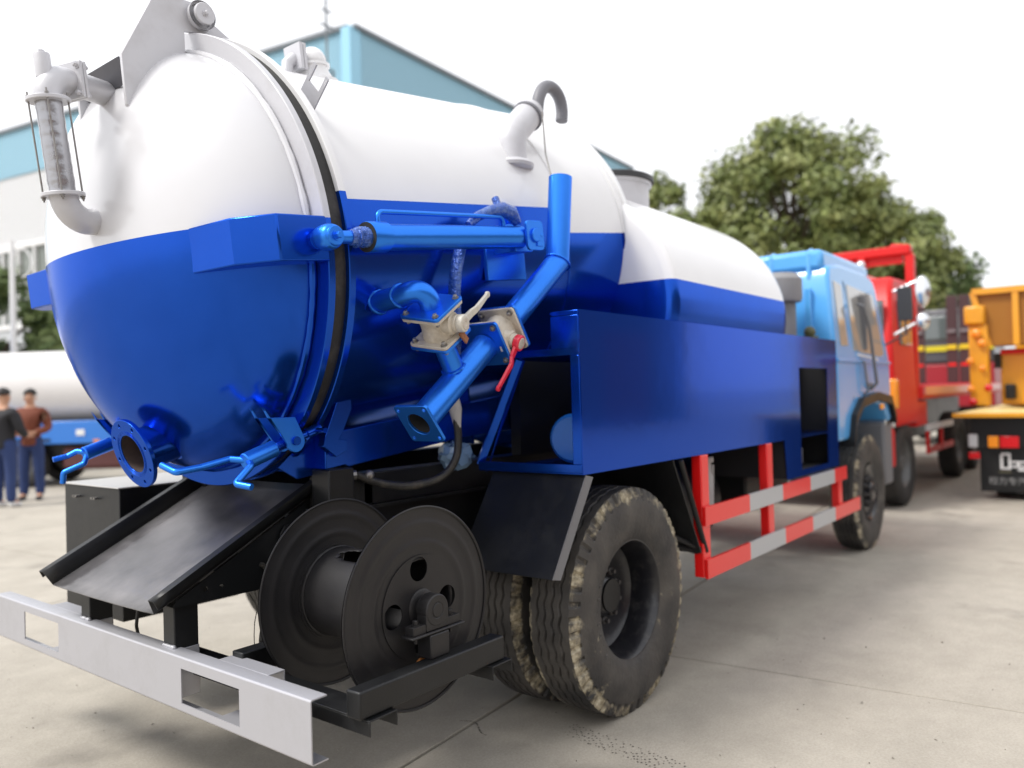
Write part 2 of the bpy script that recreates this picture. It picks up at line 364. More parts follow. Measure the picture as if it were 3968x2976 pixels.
# ================================================================== the setting
# ground: one wide sheet and, round the trucks, the cast concrete slabs with open joints
GA = R_(5.5); E1 = Vector((math.cos(GA), math.sin(GA), 0)); E2 = Vector((-math.sin(GA), math.cos(GA), 0))
g = MB(); g.add([(-400, -400, -.03), (600, -400, -.03), (600, 600, -.03), (-400, 600, -.03)], [(0, 1, 2, 3)])
ground = put('ground', g, CONC, kind='structure', smooth=0)
SX, SY, GAP = 5.0, 4.0, .009
b = MB(); b.add([tuple(E1*x+E2*y+Vector((0, 0, -.026))) for x, y in ((-6, -10), (40, -10), (40, 28), (-6, 28))], [(0, 1, 2, 3)]); put('joint_filler', b, mat('black_joint_tar', (.018, .016, .014), .8), ground, smooth=0)
def slab_mesh():
    b = MB(); h = .004
    pr = [(0, 0), (SX-2*GAP, 0), (SX-2*GAP, SY-2*GAP), (0, SY-2*GAP)]
    def ring(i, z): return [(i, i, z), (SX-2*GAP-i, i, z), (SX-2*GAP-i, SY-2*GAP-i, z), (i, SY-2*GAP-i, z)]
    b.add(ring(0, -.1)+ring(0, -h)+ring(h, 0), [(0, 1, 5, 4), (1, 2, 6, 5), (2, 3, 7, 6), (3, 0, 4, 7), (4, 5, 9, 8), (5, 6, 10, 9), (6, 7, 11, 10), (7, 4, 8, 11), (8, 9, 10, 11)])
    return b.mesh('slab')
SLAB = slab_mesh(); SLAB.materials.append(CONC)
for i in range(-2, 7):
    for j in range(-3, 6):
        o = bpy.data.objects.new('slab', SLAB); COL.objects.link(o); o.parent = ground
        p = E1*(4.11+SX*i+GAP) + E2*(2.095+SY*j+GAP)
        o.location = (p.x, p.y, -.0005-.002*random.random()); o.rotation_euler = (0, 0, GA)

# ------------------------------------------------------------------ factory hall behind the tank
CN = Vector((17.206, 19.885, 0))
HL = Vector((math.cos(R_(100.3)), math.sin(R_(100.3)), 0)); HR = Vector((math.cos(R_(4.5)), math.sin(R_(4.5)), 0))
hall = thing('factory_hall', CN, 'tall steel factory hall with a blue upper band and white ribbed cladding below', 'building')
def wall_obj(name, d, length, z0, z1, m, off=0.):
    """a wall strip whose local x runs along the wall"""
    nrm = Vector((d.y, -d.x, 0)); nrm = nrm if nrm.dot(-CN) > 0 else -nrm
    b = MB(); b.box((0, -.12, z0), (length, .0, z1))
    o = put(name, b, m, hall, local=True, smooth=0)
    o.rotation_euler = (0, 0, math.atan2(d.y, d.x)); o.location = nrm*off; return o
nL = Vector((HL.y, -HL.x, 0)); nL = nL if nL.dot(-CN) > 0 else -nL
for d, ln in ((HL, 60), (HR, 21)):
    wall_obj('upper_blue_wall', d, ln, 11.5, 13.45, CLADB, .05 if d is HL else .05)
    wall_obj('white_wall', d, ln, 8.6, 11.5, CLADW)
    wall_obj('parapet_trim', d, ln, 13.45, 13.6, mat('grey_trim', (.15, .17, .19), .5) if 'grey_trim' not in MATS else MATS['grey_trim'], .15)
    wall_obj('lower_wall', d, ln, 0, 4.9, MATS.get('pale_render') or mat('pale_render', (.46, .48, .50), .8, dirt=(.36, .37, .38), dscale=.4, damt=.5))
    wall_obj('window_head', d, ln, 8.35, 8.6, WHITEP, .06)
    wall_obj('window_sill', d, ln, 4.9, 5.1, WHITEP, .06)
b = MB(); b.box((0, -.12, 5.1), (60, -.07, 8.35)); o = put('window_glass', b, mat('hall_glass', (.16, .18, .16), .15, spec=.6, dirt=(.3, .32, .3), dscale=1.2, damt=.6), hall, local=True, smooth=0); o.rotation_euler = (0, 0, math.atan2(HL.y, HL.x)); o.location = nL*0
b = MB(); b.box((0, -.12, 5.1), (21, -.07, 8.35)); o = put('window_glass', b, MATS['hall_glass'], hall, local=True, smooth=0); o.rotation_euler = (0, 0, math.atan2(HR.y, HR.x))
bm_ = MB(); bm_.box((-.05, -.14, 5.1), (.05, .06, 8.35)); MUL = bm_.mesh('mullion'); MUL.materials.append(WHITEP)
for i in range(38):
    o = bpy.data.objects.new('mullion', MUL); COL.objects.link(o); o.parent = hall; o.location = HL*(1.0+1.15*i); o.rotation_euler = (0, 0, math.atan2(HL.y, HL.x))
b = MB(); b.box((-.2, -.2, 0), (.28, .2, 13.5)); o = put('corner_post', b, mat('pale_blue_trim', (.30, .58, .75), .5), hall, local=True, smooth=0); o.rotation_euler = (0, 0, math.atan2(HR.y, HR.x))
q1 = HL*60; q2 = HR*21
b = MB(); b.add([(0, 0, 13.3), q2+Vector((0, 0, 13.3)), q1+q2+Vector((0, 0, 13.3)), q1+Vector((0, 0, 13.3))], [(0, 1, 2, 3)]); put('roof', b, MATS['grey_trim'], hall, local=True, smooth=0)

# lattice mast beyond the hall roof
mp = Vector((15.25, 18.65, 0))
mast = thing('lattice_mast', mp, 'thin steel lattice mast standing before the blue factory wall', 'mast')
b = MB()
for sx, sy in ((-1, -1), (1, -1), (1, 1), (-1, 1)):
    b.tube([(sx*.30, sy*.30, 0), (sx*.12, sy*.12, 11.2)], .035, 6)
put('leg_frame', b, MATS['grey_trim'], mast, local=True)
b = MB()
for k in range(16):
    z = .7*k; w0 = .30-.18*z/11.2; z1 = z+.7; w1 = .30-.18*min(z1, 11.2)/11.2
    cs = [(-1, -1), (1, -1), (1, 1), (-1, 1)]
    for i in range(4):
        a, c = cs[i], cs[(i+1) % 4]
        b.tube([(a[0]*w0, a[1]*w0, z), (c[0]*w1, c[1]*w1, z1)], .018, 4); b.tube([(c[0]*w1, c[1]*w1, z1), (a[0]*w1, a[1]*w1, z1)], .018, 4)
put('bracing', b, MATS['grey_trim'], mast, local=True)
b = MB(); b.cyl((0, 0, 11.0), (0, 0, 13.5), .035, 8); b.box((-.22, -.02, 12.5), (.30, .02, 12.55)); b.box((-.16, -.02, 12.95), (.2, .02, 13.0)); put('antenna', b, MATS['grey_trim'], mast, local=True)

# ------------------------------------------------------------------ trees
def tree(loc, height, spread, lm, label, seed, lobes, leaf=.22, nleaf=4200, group='trees behind the trucks', trunk_h=.35):
    rnd = random.Random(seed)
    t = thing('leafy_tree', loc, label, 'tree', group)
    b = MB(); tips = []
    th = height*trunk_h
    b.tube([(0, 0, 0), (rnd.uniform(-.1, .1), rnd.uniform(-.1, .1), th*.5), (rnd.uniform(-.2, .2), 0, th), (rnd.uniform(-.3, .3), rnd.uniform(-.3, .3), height*.72)], [.24, .19, .15, .05], 8)
    cl = []; cz = height*.60; rzz = height*.36
    for k in range(lobes):
        q = (k+.5)/lobes; u = 1-2*q; a = 2.39996*k+rnd.uniform(-.35, .35); sh = math.sqrt(max(0, 1-u*u)); f_ = rnd.uniform(.62, .92)
        wide = 1.0 if u < .2 else 1.0-.25*(u-.2)
        c = Vector((spread*sh*f_*wide*math.cos(a), spread*sh*f_*wide*math.sin(a), cz+rzz*u*f_)); cl.append((c, spread*rnd.uniform(.20, .34)))
        st = Vector((0, 0, min(c.z*.8, th+(c.z-th)*.4))); b.tube([st, st.lerp(c, .5)+Vector((0, 0, .15)), c], [.07, .045, .015], 5)
    put('trunk', b, BARK, t, local=True)
    vs = []; fs = []
    per = nleaf//lobes
    for c, r in cl:
        for k in range(per):
            d = Vector((rnd.gauss(0, 1), rnd.gauss(0, 1), rnd.gauss(0, 1))).normalized()*r*(rnd.random()**.45)*rnd.uniform(.7, 1.2)
            d.z *= .8; p = c+d
            n = (d.normalized()+Vector((rnd.gauss(0, .6), rnd.gauss(0, .6), rnd.gauss(.3, .6)))).normalized()
            u = n.orthogonal().normalized(); u = Matrix.Rotation(rnd.uniform(0, 6.3), 3, n) @ u; w = n.cross(u)
            s = leaf*rnd.uniform(.6, 1.3); i = len(vs)
            vs += [p-u*s, p+w*s*.42+n*s*.08, p+u*s, p-w*s*.42+n*s*.08]; fs.append((i, i+1, i+2, i+3))
    me = bpy.data.meshes.new('crown'); me.from_pydata([tuple(v) for v in vs], [], fs); me.update()
    put('crown', me, lm, t, local=True, smooth=0)
    return t
tree((33.9, 11.4, 0), 13.6, 4.1, LEAF1, 'largest olive green tree, its rounded crown rising highest behind the light blue cab', 11, 64, .17, 26000)
tree((36.4, 9.1, 0), 10.6, 3.7, LEAF1, 'middle olive green tree, lower right neighbour of the tallest tree', 12, 48, .17, 18000)
tree((39.0, 8.0, 0), 8.4, 3.0, LEAF2, 'dark green tree behind the red gantry, right end of the tree row', 13, 40, .17, 14000)
tree((27.9, 12.7, 0), 8.9, 2.3, LEAF1, 'short olive tree at the left foot of the tallest tree', 14, 24, .17, 7000)
tree((29.2, 15.6, 0), 10.9, 2.8, LEAF1, 'small tree top peeking out above the grey manhole of the tank', 15, 30, .17, 8000)
tree((7.3, 22.0, 0), 5.4, 2.1, LEAF2, 'dark bushy tree beside the white lamp post at the far left', 16, 18, .18, 5200, 'trees beside the hall', .2)
tree((5.6, 22.6, 0), 5.9, 1.9, LEAF2, 'dark green tree cut by the left picture edge, left of the white lamp post', 17, 18, .18, 4200, 'trees beside the hall', .2)

# white lamp post with a scroll bracket
lp = Vector((7.19, 19.9, 0))
lamp = thing('lamp_post', lp, 'slim white lamp post with a curled bracket in front of the dark tree', 'lamp post')
b = MB(); b.lathe([(0, 0), (.16, 0), (.16, .08), (.09, .14), (.075, .9), (.065, 3.2), (.05, 5.2), (.05, 5.25), (0, 5.25)], (0, 0, 0), (0, 0, 1), 16); put('post', b, WHITEP, lamp, local=True)
b = MB(); rr = CR.copy(); rr.z = 0; rr.normalize()
b.tube([rr*x+Vector((0, 0, z)) for x, z in ((-.9, 5.0), (-.5, 4.93), (0, 5.0))], .03, 8)
b.tube([rr*(.22+.22*math.cos(a))+Vector((0, 0, 4.72+.32*math.sin(a))) for a in [R_(180-30*k) for k in range(10)]], .022, 8)
put('scroll_bracket', b, WHITEP, lamp, local=True)
b = MB(); b.lathe([(0, .0), (.16, .02), (.2, .1), (.1, .22), (.03, .26), (0, .26)], rr*-.95+Vector((0, 0, 4.72)), (0, 0, 1), 16); put('lantern', b, WHITEP, lamp, local=True)

# blue steel drum container far left
c = Vector((7.05, 21.2, 0))
bx_ = thing('storage_cabin', (6.35, 20.55, 0), 'bright blue ribbed storage cabin cut by the left picture edge', 'cabin')
dl = Vector((CR.x, CR.y, 0)).normalized(); df = Vector((CF.x, CF.y, 0)).normalized()
b = MB(); b.obox((-dl*1.25).to_tuple()[:2]+(1.9,), dl*1.3, df*1.0, (0, 0, 1.9)); put('cabin_body', b, TBLUE, bx_, local=True, bevel=.02, smooth=0)
for k in range(12):
    b = MB(); b.obox(tuple(-dl*1.25+dl*(-1.2+.218*k)-df*1.02+Vector((0, 0, 1.9))), dl*.05, df*.03, (0, 0, 1.75)); put('rib', b, TBLUE, bx_, local=True, smooth=0)
b = MB(); b.obox(tuple(-dl*1.25+Vector((0, 0, 3.85))), dl*1.36, df*1.06, (0, 0, .05)); put('roof', b, WHITEP, bx_, local=True, smooth=0)

# ------------------------------------------------------------------ guessed warehouse added out of the frame, to cut low sky and darken reflections
OC = Vector((4.0, -15.0, 0))
oh = thing('added_warehouse', OC, 'added low warehouse out of view, blocking low sky and mirrored in the blue side panel', 'building')
b = MB(); b.box((-26, -8, 0), (34, 0, 6.0)); put('wall', b, mat('brown_grey_wall', (.13, .12, .115), .8, dirt=(.2, .18, .17), dscale=.5, damt=.6), oh, local=True, smooth=0)
b = MB(); b.box((-26.5, -8.5, 6.0), (34.5, .6, 6.25)); put('roof', b, MATS['grey_trim'], oh, local=True, smooth=0)
for k in range(8):
    b = MB(); b.box((-23+7*k, .0, .0), (-19+7*k, .08, 4.2)); put('roller_door', b, mat('rust_red_door', (.22, .07, .05), .6) if 'rust_red_door' not in MATS else MATS['rust_red_door'], oh, local=True, smooth=0)

# marks and grit on the concrete
rg = random.Random(21); b = MB()
for lane in (-.045, -.015, .015, .045):
    for k in range(46):
        t_ = k/45; c = Vector((2.83-.07*t_, 1.98-.56*t_, 0)); wv = .010*math.sin(k*1.9)
        if rg.random() < .35: continue
        q = c+Vector((lane+wv+rg.uniform(-.004, .004), rg.uniform(-.003, .003), .0006)); r = rg.uniform(.0025, .0055)
        b.add([q+Vector((r*math.cos(a)*rg.uniform(.6, 1.2), r*math.sin(a)*rg.uniform(.6, 1.2), 0)) for a in [i*math.pi/3 for i in range(6)]], [(0, 1, 2, 3, 4, 5)])
for k in range(34):
    t_ = k/33; q = Vector((2.63-.02*t_+.03*math.sin(5*t_), 2.42-.19*t_, .0006)); r = rg.uniform(.002, .005)
    b.add([q+Vector((r*math.cos(a)*rg.uniform(.6, 1.2), r*math.sin(a)*rg.uniform(.6, 1.2), 0)) for a in [i*math.pi/3 for i in range(6)]], [(0, 1, 2, 3, 4, 5)])
put('tyre_print', b, mat('dark_wet_mark', (.07, .06, .05), .6), ground, smooth=0, kind='stuff')
b = MB()
for k in range(900):
    x, y = rg.uniform(1.2, 9), rg.uniform(-1.5, 5.5); r = rg.choice((.003, .004, .005, .007))*rg.uniform(.6, 1.2)
    vs_ = [Vector((x, y, r*.3))+Vector((rg.gauss(0, 1), rg.gauss(0, 1), rg.gauss(0, .5))).normalized()*r for _ in range(5)]
    b.add(vs_, [(0, 1, 2), (0, 2, 3), (0, 3, 1), (1, 4, 2), (2, 4, 3), (3, 4, 1)])
put('grit', b, mat('grit_stone', (.10, .09, .075), .9, var=(.36, .33, .28), vscale=30), ground, smooth=0, kind='stuff')
# ================================================================== the vacuum tanker truck (x forward, camera at the rear right)
YC = 3.0
truck = thing('vacuum_tanker_truck', (4.6, YC, 0), 'blue and white vacuum sewage tanker truck with domed rear door and black hose reel', 'truck')
TT = R_(6.48); TO = Vector((1.71, YC, 1.977)); TA = Vector((math.cos(TT), 0, math.sin(TT))); TV = Vector((-math.sin(TT), 0, math.cos(TT))); TY = Vector((0, 1, 0))
def T(s, y, h): return TO + TA*s + TY*y + TV*h
TT2 = R_(8.08); TA2 = Vector((math.cos(TT2), 0, math.sin(TT2))); TV2 = Vector((-math.sin(TT2), 0, math.cos(TT2)))      # the shell itself is a little steeper than its mouth flange
def T2(s, y, h): return TO + TA2*s + TY*y + TV2*h
def part(name, b, m, parent=None, **k): return put(name, b, m, parent or truck, **k)
def cutpaint(b, cuts, blue_test, A_=None, V_=None):
    """split a mesh along the paint line(s), colour 0 = white above, 1 = blue below"""
    me = b.mesh('tmp'); bm = bmesh.new(); bm.from_mesh(me); bpy.data.meshes.remove(me)
    for co, no in cuts: bmesh.ops.bisect_plane(bm, geom=bm.verts[:]+bm.edges[:]+bm.faces[:], plane_co=co, plane_no=no, dist=1e-6)
    for f in bm.faces:
        q = f.calc_center_median()-TO; f.material_index = 1 if blue_test(q.dot(A_ or TA), q.y, q.dot(V_ or TV)) else 0
    m2 = bpy.data.meshes.new('painted'); bm.to_mesh(m2); bm.free(); return m2
def sm(me, name): me.name = name; return me

# ---- tank shell
RT = .81
b = MB(); pr = [(RT-.006, .115), (RT, .115)] + [(RT, .115+(2.19-.115)*k/16) for k in range(1, 17)]
pr += [(RT*math.cos(a), 2.19+.30*math.sin(a)) for a in [R_(90*k/10) for k in range(1, 11)]]
pr[-1] = (0, 2.49)
b.lathe(pr, TO, TA2, 128)
S_STEP = 1.44
me = cutpaint(b, [(T2(0, 0, .146), TV2), (T2(S_STEP, 0, 0), TA2), (T2(0, 0, .025), TV2)], lambda s, y, h: h < (.146 if s < S_STEP else .025), TA2, TV2)
tank = part('tank_shell', sm(me, 'tank_shell'), [WHITE, BLUE])
for s in (1.56, 2.10, 2.165):
    b = MB(); N = 128; b.tube([T2(s, RT*math.cos(2*math.pi*i/N), RT*math.sin(2*math.pi*i/N)) for i in range(N)], .006 if s < 2 else .009, 6, closed=True)
    part('weld_seam', sm(cutpaint(b, [(T2(0, 0, .025), TV2)], lambda s, y, h: h < .025, TA2, TV2), 'weld_seam'), [WHITE, BLUE], tank)
# tank mouth flange and the rubber seal
def ringm(s0, s1, r0, r1, cut):
    b = MB(); b.lathe([(r0, s0), (r1-.003, s0), (r1, s0+.003), (r1, s1-.003), (r1-.003, s1), (r0, s1)], TO, TA, 160, closed=True)
    return cutpaint(b, [(T(0, 0, cut), TV)], lambda s, y, h: h < cut)
part('tank_flange', sm(ringm(.088, .118, .79, .886, .160), 'tank_flange'), [WHITE, BLUE], tank)
b = MB(); b.lathe([(.79, .030), (.866, .030), (.870, .045), (.866, .088), (.79, .088)], TO, TA, 128, closed=True); part('rubber_seal', b, RUB, tank)

# ---- rear door: dished head with flange, paint line at h = .064
RD, DD = .81, .405
b = MB(); pr = [(0, -DD)]+[(RD*math.sin(a), -DD*math.cos(a)) for a in [R_(90*k/40) for k in range(1, 41)]]
b.lathe(pr, TO, TA, 144)
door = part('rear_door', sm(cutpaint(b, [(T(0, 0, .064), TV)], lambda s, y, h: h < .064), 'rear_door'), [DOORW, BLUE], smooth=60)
part('door_flange', sm(ringm(0, .030, .78, .884, .064), 'door_flange'), [LGREY, BLUE], door)
b = MB(); N = 140
rr_ = random.Random(3)
b.tube([T(-.012, .812*math.cos(2*math.pi*i/N), .812*math.sin(2*math.pi*i/N)) for i in range(N)], [.012+rr_.uniform(-.002, .002) for i in range(N)], 8, closed=True)
part('weld_bead', sm(cutpaint(b, [(T(0, 0, .064), TV)], lambda s, y, h: h < .064), 'weld_bead'), [DOORW, BLUE], door)
# lock brackets (faceted boxes) on both sides of the door
def sidebox(sg):
    b = MB(); pl = [(.0, -.60), (-.30, -.40), (-.297, -.52), (-.286, -.772), (-.197, -.893), (-.002, -.893)]
    n = len(pl); top = [T(s, sg*-y if sg > 0 else y, .067) for s, y in pl]; bot = [T(s, sg*-y if sg > 0 else y, -.082) for s, y in pl]
    fs = [tuple(range(n-1, -1, -1)), tuple(range(n, 2*n))]+[(i, (i+1) % n, n+(i+1) % n, n+i) for i in range(n)]
    if sg > 0: fs = [tuple(reversed(q)) for q in fs]
    b.add(top+bot, fs); return b
part('lock_bracket', sidebox(-1), BLUE, door, bevel=.005, smooth=25)
part('lock_bracket', sidebox(1), BLUE, door, bevel=.005, smooth=25)
# top hinge arms: cut round the flange, pin through tank lugs
arm = [(-.24, .50), (-.283, .545), (-.279, .718), (-.150, .925), (-.128, .962), (-.02, .968), (.02, .966), (.052, .952), (.074, .930), (.086, .902), (.078, .872), (.045, .856), (-.026, .850), (-.032, .775), (-.06, .70), (-.12, .60)]
lug = [(.035, .80), (.02, .86), (-.004, .90), (.0, .935), (.02, .955), (.05, .958), (.078, .940), (.245, .835), (.26, .78)]
def hplate(poly, y, th): b = MB(); b.plate(poly, T(0, y, 0), TA, TV, th); return b
part('hinge_arm', hplate(arm, -.228, .016), LGREY, door, bevel=.002)
part('hinge_gusset', hplate([(-.24, .50), (-.283, .545), (-.279, .718), (-.20, .70), (-.12, .60)], .118, .016), LGREY, door, bevel=.002)
part('hinge_lug', hplate(lug, -.200, .018), LGREY, tank, bevel=.002)
b = MB(); b.plate([(0, 0), (.33, 0), (.33, .085), (0, .085)], T(-.277, -.222, .716), TY, (TA*.45-TV*.89), .008); part('cross_plate', b, mat('dark_grey_primer', (.10, .10, .115), .5), door)
for y in (-.245,):
    b = MB(); b.lathe([(0, -.03), (.042, -.03), (.045, -.026), (.045, .012), (.052, .012), (.054, .03)], T(.039, y, .914), (0, -1, 0), 32)
    b.lathe([(.036, .03), (.036, .034), (.0405, .037), (.0405, .046), (.038, .049), (0, .049)], T(.039, y, .914), (0, -1, 0), 32); b.bolt(T(.039, y-.049, .914), (0, -1, 0), .0085, .012)
    part('hinge_boss', b, LGREY, door)
b = MB(); b.cyl(T(.039, -.25, .914), T(.039, -.16, .914), .024); part('hinge_pin', b, LGREY, door)
b = MB()
for k in range(14): b.sphere(T(-.034+rr_.uniform(-.004, .004), -.228+rr_.uniform(-.006, .004), .765+.082*k/13), .0085+rr_.uniform(-.002, .002), 8, 6)
part('weld_bead', b, LGREY, door)

# ---- level-sight pipe on the door: lower elbow, foil-wrapped tube between flanges, upper elbow
yt = -.15
tb, tt = T(-.497, yt, .232), T(-.505, yt-.005, .545)
ps = MB(); lowp = arc([T(-.36, -.115, .145), T(-.478, yt, .128), T(-.496, yt, .150), tb], [.03, .03], 6)
ps.tube(arc([T(-.34, -.108, .165), T(-.492, yt+.002, .128), tb], .085, 12), .045, 24); sight = part('sight_pipe', ps, LGREY, door)
ps = MB(); ps.tube(arc([tt, T(-.505, yt-.005, .628), T(-.36, -.10, .630), T(-.2, -.045, .625)], [.075, .1], 12), .044, 24); part('upper_elbow', ps, LGREY, sight)
ax = (tt-tb).normalized()
ps = MB(); prf = []
for k in range(25):
    q = k/24; prf.append((.0415+.0006*math.sin(k*2.1)+rr_.uniform(-.0005, .0005), q*(tt-tb).length))
ps.lathe(prf, tb, ax, 40); foil = part('foil_wrapped_tube', ps, FOIL, sight)
for c, nm in ((tb, 1), (tt, -1)):
    ps = MB(); ps.lathe([(.03, -.006), (.066, -.006), (.068, -.004), (.068, .005), (.066, .007), (.03, .007)], c, ax, 40, closed=True); part('round_flange', ps, LGREY, sight)
for k in range(4):
    a = R_(20+90*k); u = ax.orthogonal().normalized(); w = ax.cross(u); d = (u*math.cos(a)+w*math.sin(a))*.059
    ps = MB(); ps.cyl(tb+d-ax*.022, tt+d+ax*.026, .0032, 8); ps.bolt(tb+d-ax*.006, -ax, .006, .008); ps.bolt(tt+d+ax*.007, ax, .006, .007); part('tie_rod', ps, STEEL, sight)
ps = MB(); ps.lathe([(.026, -.03), (.026, .045), (.024, .05), (0, .05)], T(-.505, yt, .650), TV, 28); ps.lathe([(.011, .05), (.011, .06), (0, .06)], T(-.505, yt, .650), TV, 6); part('filler_plug', ps, LGREY, sight)
fd = (T(-.2, -.045, .625)-T(-.42, -.122, .632)).normalized(); fc = T(-.405, -.117, .630); fu = TV; fv = fd.cross(fu).normalized()
for k in (-1, 1):
    ps = MB(); ps.obox(fc+fd*.0075*k, fd*.0062, fu*.062, fv*.062); part('square_flange', ps, LGREY, sight, bevel=.002)
for i in (-1, 1):
    for j in (-1, 1):
        ps = MB(); q = fc+fu*.048*i+fv*.048*j; ps.cyl(q-fd*.03, q+fd*.03, .006, 8); ps.bolt(q-fd*.0137, -fd, .009, .010); ps.bolt(q+fd*.0137, fd, .009, .010); part('flange_bolt', ps, LGREY, sight)

# ---- outlet stub with drilled flange at the bottom of the door
od = (TA*-.979+TV*-.205).normalized(); oc = T(-.335, -.05, -.69)
ou = TV-od*TV.dot(od); ou.normalize(); ov = od.cross(ou)
b = MB(); b.pipe([oc-od*.30, oc-od*.008], .082, .008, 48); outl = part('outlet_pipe', b, BLUE, door)
b = MB(); b.lathe([(.0731, -.004), (.0731, -.24), (0, -.24)], oc, od, 40); part('pipe_bore', b, mat('rusty_bore', (.055, .035, .03), .7, dirt=(.02, .02, .02), dscale=9, damt=.8), outl)
def bolt_holes(n, r, hr, a0=0): return [[(r*math.cos(R_(a0)+2*math.pi*i/n)+x, r*math.sin(R_(a0)+2*math.pi*i/n)+y) for x, y in reversed(circ(hr, 10))] for i in range(n)]
b = MB(); b.plate(circ(.134, 64), oc-od*.016, ou, ov, .016 if ou.cross(ov).dot(od) > 0 else -.016, [list(reversed(circ(.0735, 48)))]+bolt_holes(8, .113, .0075, 12)); part('outlet_flange', b, BLUE, outl, bevel=.0015)
b = MB()
for r in (.080, .0835, .087, .0905): b.tube([oc+(ou*math.cos(2*math.pi*i/56)+ov*math.sin(2*math.pi*i/56))*r for i in range(56)], .0009, 5, closed=True)
part('sealing_grooves', b, BLUE, outl)
b = MB(); b.tube([oc-od*.155+(ou*math.cos(2*math.pi*i/60)+ov*math.sin(2*math.pi*i/60))*.083-od*.01*math.cos(4*math.pi*i/60) for i in range(60)], [.007+rr_.uniform(-.0015, .0015) for i in range(60)], 7, closed=True); part('weld_bead', b, BLUE, outl)

# ---- swing clamps at the bottom of the door (near one in full, far one mostly hidden)
def clamp(sg):
    """swing clamp on the door flange: two lug plates, screw rod with crank sleeve and bent handles; sg -1 near side, +1 far side"""
    y0 = .60*sg; d = sg
    Q = lambda s, y, h: T(s, y0+sg*y, h)
    pl = [(-.150, -.560), (-.138, -.588), (-.032, -.600)]+[(-.040+.038*math.cos(a), -.686+.038*math.sin(a)) for a in [R_(20-20*k) for k in range(11)]]
    b = MB(); b.plate(pl, T(0, y0+.042, 0), TA, TV, .010); cl = part('door_clamp', b, BLUEP, door, bevel=.0015)
    b = MB(); b.plate(pl, T(0, y0-.032, 0), TA, TV, .010); part('clamp_lug', b, BLUEP, cl, bevel=.0015)
    b = MB(); b.cyl(T(-.040, y0-.050, -.684), T(-.040, y0+.050, -.684), .016); part('clamp_pin', b, BLUE, cl)
    p0 = T(-.105, y0, -.700); pe = T(-.222, y0, -.724); ph = T(.085, y0, -.664)
    b = MB(); b.lathe([(.012, 0), (.029, 0), (.030, .003), (.030, .120), (.027, .123), (0, .123)], p0, pe-p0, 28); part('crank_sleeve', b, BLUEP, cl)
    b = MB(); dd = (ph-p0).normalized(); u = dd.orthogonal().normalized(); w = dd.cross(u); NN = 120
    b.cyl(p0-dd*.01, ph, .0155, 20); b.tube([p0+dd*(.05*i/NN)+(u*math.cos(12*math.pi*i/NN)+w*math.sin(12*math.pi*i/NN))*.0165 for i in range(NN)], .0022, 5); part('screw_rod', b, BLUE, cl)
    b = MB(); b.cyl(ph-dd*.05, ph+dd*.012, .021, 20); b.cyl(ph-dd*.01+TY*.05, ph-dd*.01-TY*.065, .010, 14); part('rod_head', b, BLUE, cl)
    q = pe+dd*.012
    for pts in ([q, T(-.245, y0+.055, -.712), T(-.34, y0+.075, -.722), T(-.425, y0+.085, -.722), T(-.43, y0+.16, -.70)],
                [q, T(-.232, y0-.045, -.735), T(-.305, y0-.055, -.780), T(-.285, y0-.115, -.792)]) if sg < 0 else ([q, T(-.235, y0+.04, -.712), T(-.27, y0+.06, -.728), T(-.325, y0+.07, -.733)],
                [q, T(-.235, y0-.01, -.765), T(-.31, y0+.02, -.79), T(-.315, y0+.03, -.835)]):
        b = MB(); b.tube(arc(pts, .012, 4), .0118, 12); part('crank_handle', b, BLUEP, cl)
clamp(-1); clamp(1)
# hook brackets on the tank that take the clamps
for yy in (-.52, .50):
    b = MB(); b.plate([(.16, -.70), (.145, -.74), (.20, -.79), (.255, -.775), (.262, -.735), (.222, -.725), (.245, -.70), (.30, -.62), (.305, -.55), (.25, -.55)], T(0, yy, 0), TA, TV, .035); part('clamp_hook', b, BLUE, tank, bevel=.002)

# ---- hydraulic lock cylinder along the tank side
yh = -.945
c0 = T(.08, yh, -.009); c1 = T(1.0, yh, .013); ca = (c1-c0).normalized()
def along(t): return c0+ca*t
b = MB(); b.lathe([(.028, 0), (.051, 0), (.053, .003), (.053, .082), (.050, .085), (.046, .087), (.046, .845), (.048, .848), (.048, .862), (.042, .868), (0, .868)], along(.04), ca, 40); cyl = part('hydraulic_cylinder', b, BLUEP)
b = MB(); b.lathe([(0, .001), (.051, .001)], along(.0395), -ca, 40); part('gland_face', b, DARKIN, cyl)
b = MB(); b.cyl(along(-.10), along(.05), .022, 20); part('piston_rod', b, BLUEP, cyl)
b = MB(); rr2 = random.Random(9); pts = [along(-.035+.1*i/14) for i in range(15)]; b.tube([p+Vector((rr2.uniform(-.002, .002),)*3) for p in pts], [.028+.009*(i/14)+rr2.uniform(-.004, .006) for i in range(15)], 14); part('crumpled_wrap', b, WRAP, cyl, smooth=20)
b = MB(); kk = along(-.125); b.lathe([(0, -.040), (.032, -.040), (.038, -.034), (.042, -.018), (.043, .0), (.042, .018), (.038, .030), (.034, .033), (.033, .040), (.030, .043), (0, .043)], kk, (0, -1, 0), 36); b.bolt(kk+Vector((0, -.043, 0)), (0, -1, 0), .011, .014); part('rod_eye', b, BLUEP, cyl)
b = MB(); b.cyl(kk+Vector((0, .0, 0)), kk+Vector((0, .11, 0)), .032, 28); b.tube([kk+Vector((.034*math.cos(2*math.pi*i/30), .066, .034*math.sin(2*math.pi*i/30))) for i in range(30)], [.006+rr2.uniform(-.001, .002) for i in range(30)], 6, closed=True); part('pivot_pin', b, BLUEP, cyl)
P0 = along(.930); b = MB(); b.plate(rrect(-.055, -.062, .062, .062, .022, 5), P0+Vector((0, -.050, 0)), TA, TV, .012); clev = part('clevis', b, BLUEP, cyl, bevel=.002)
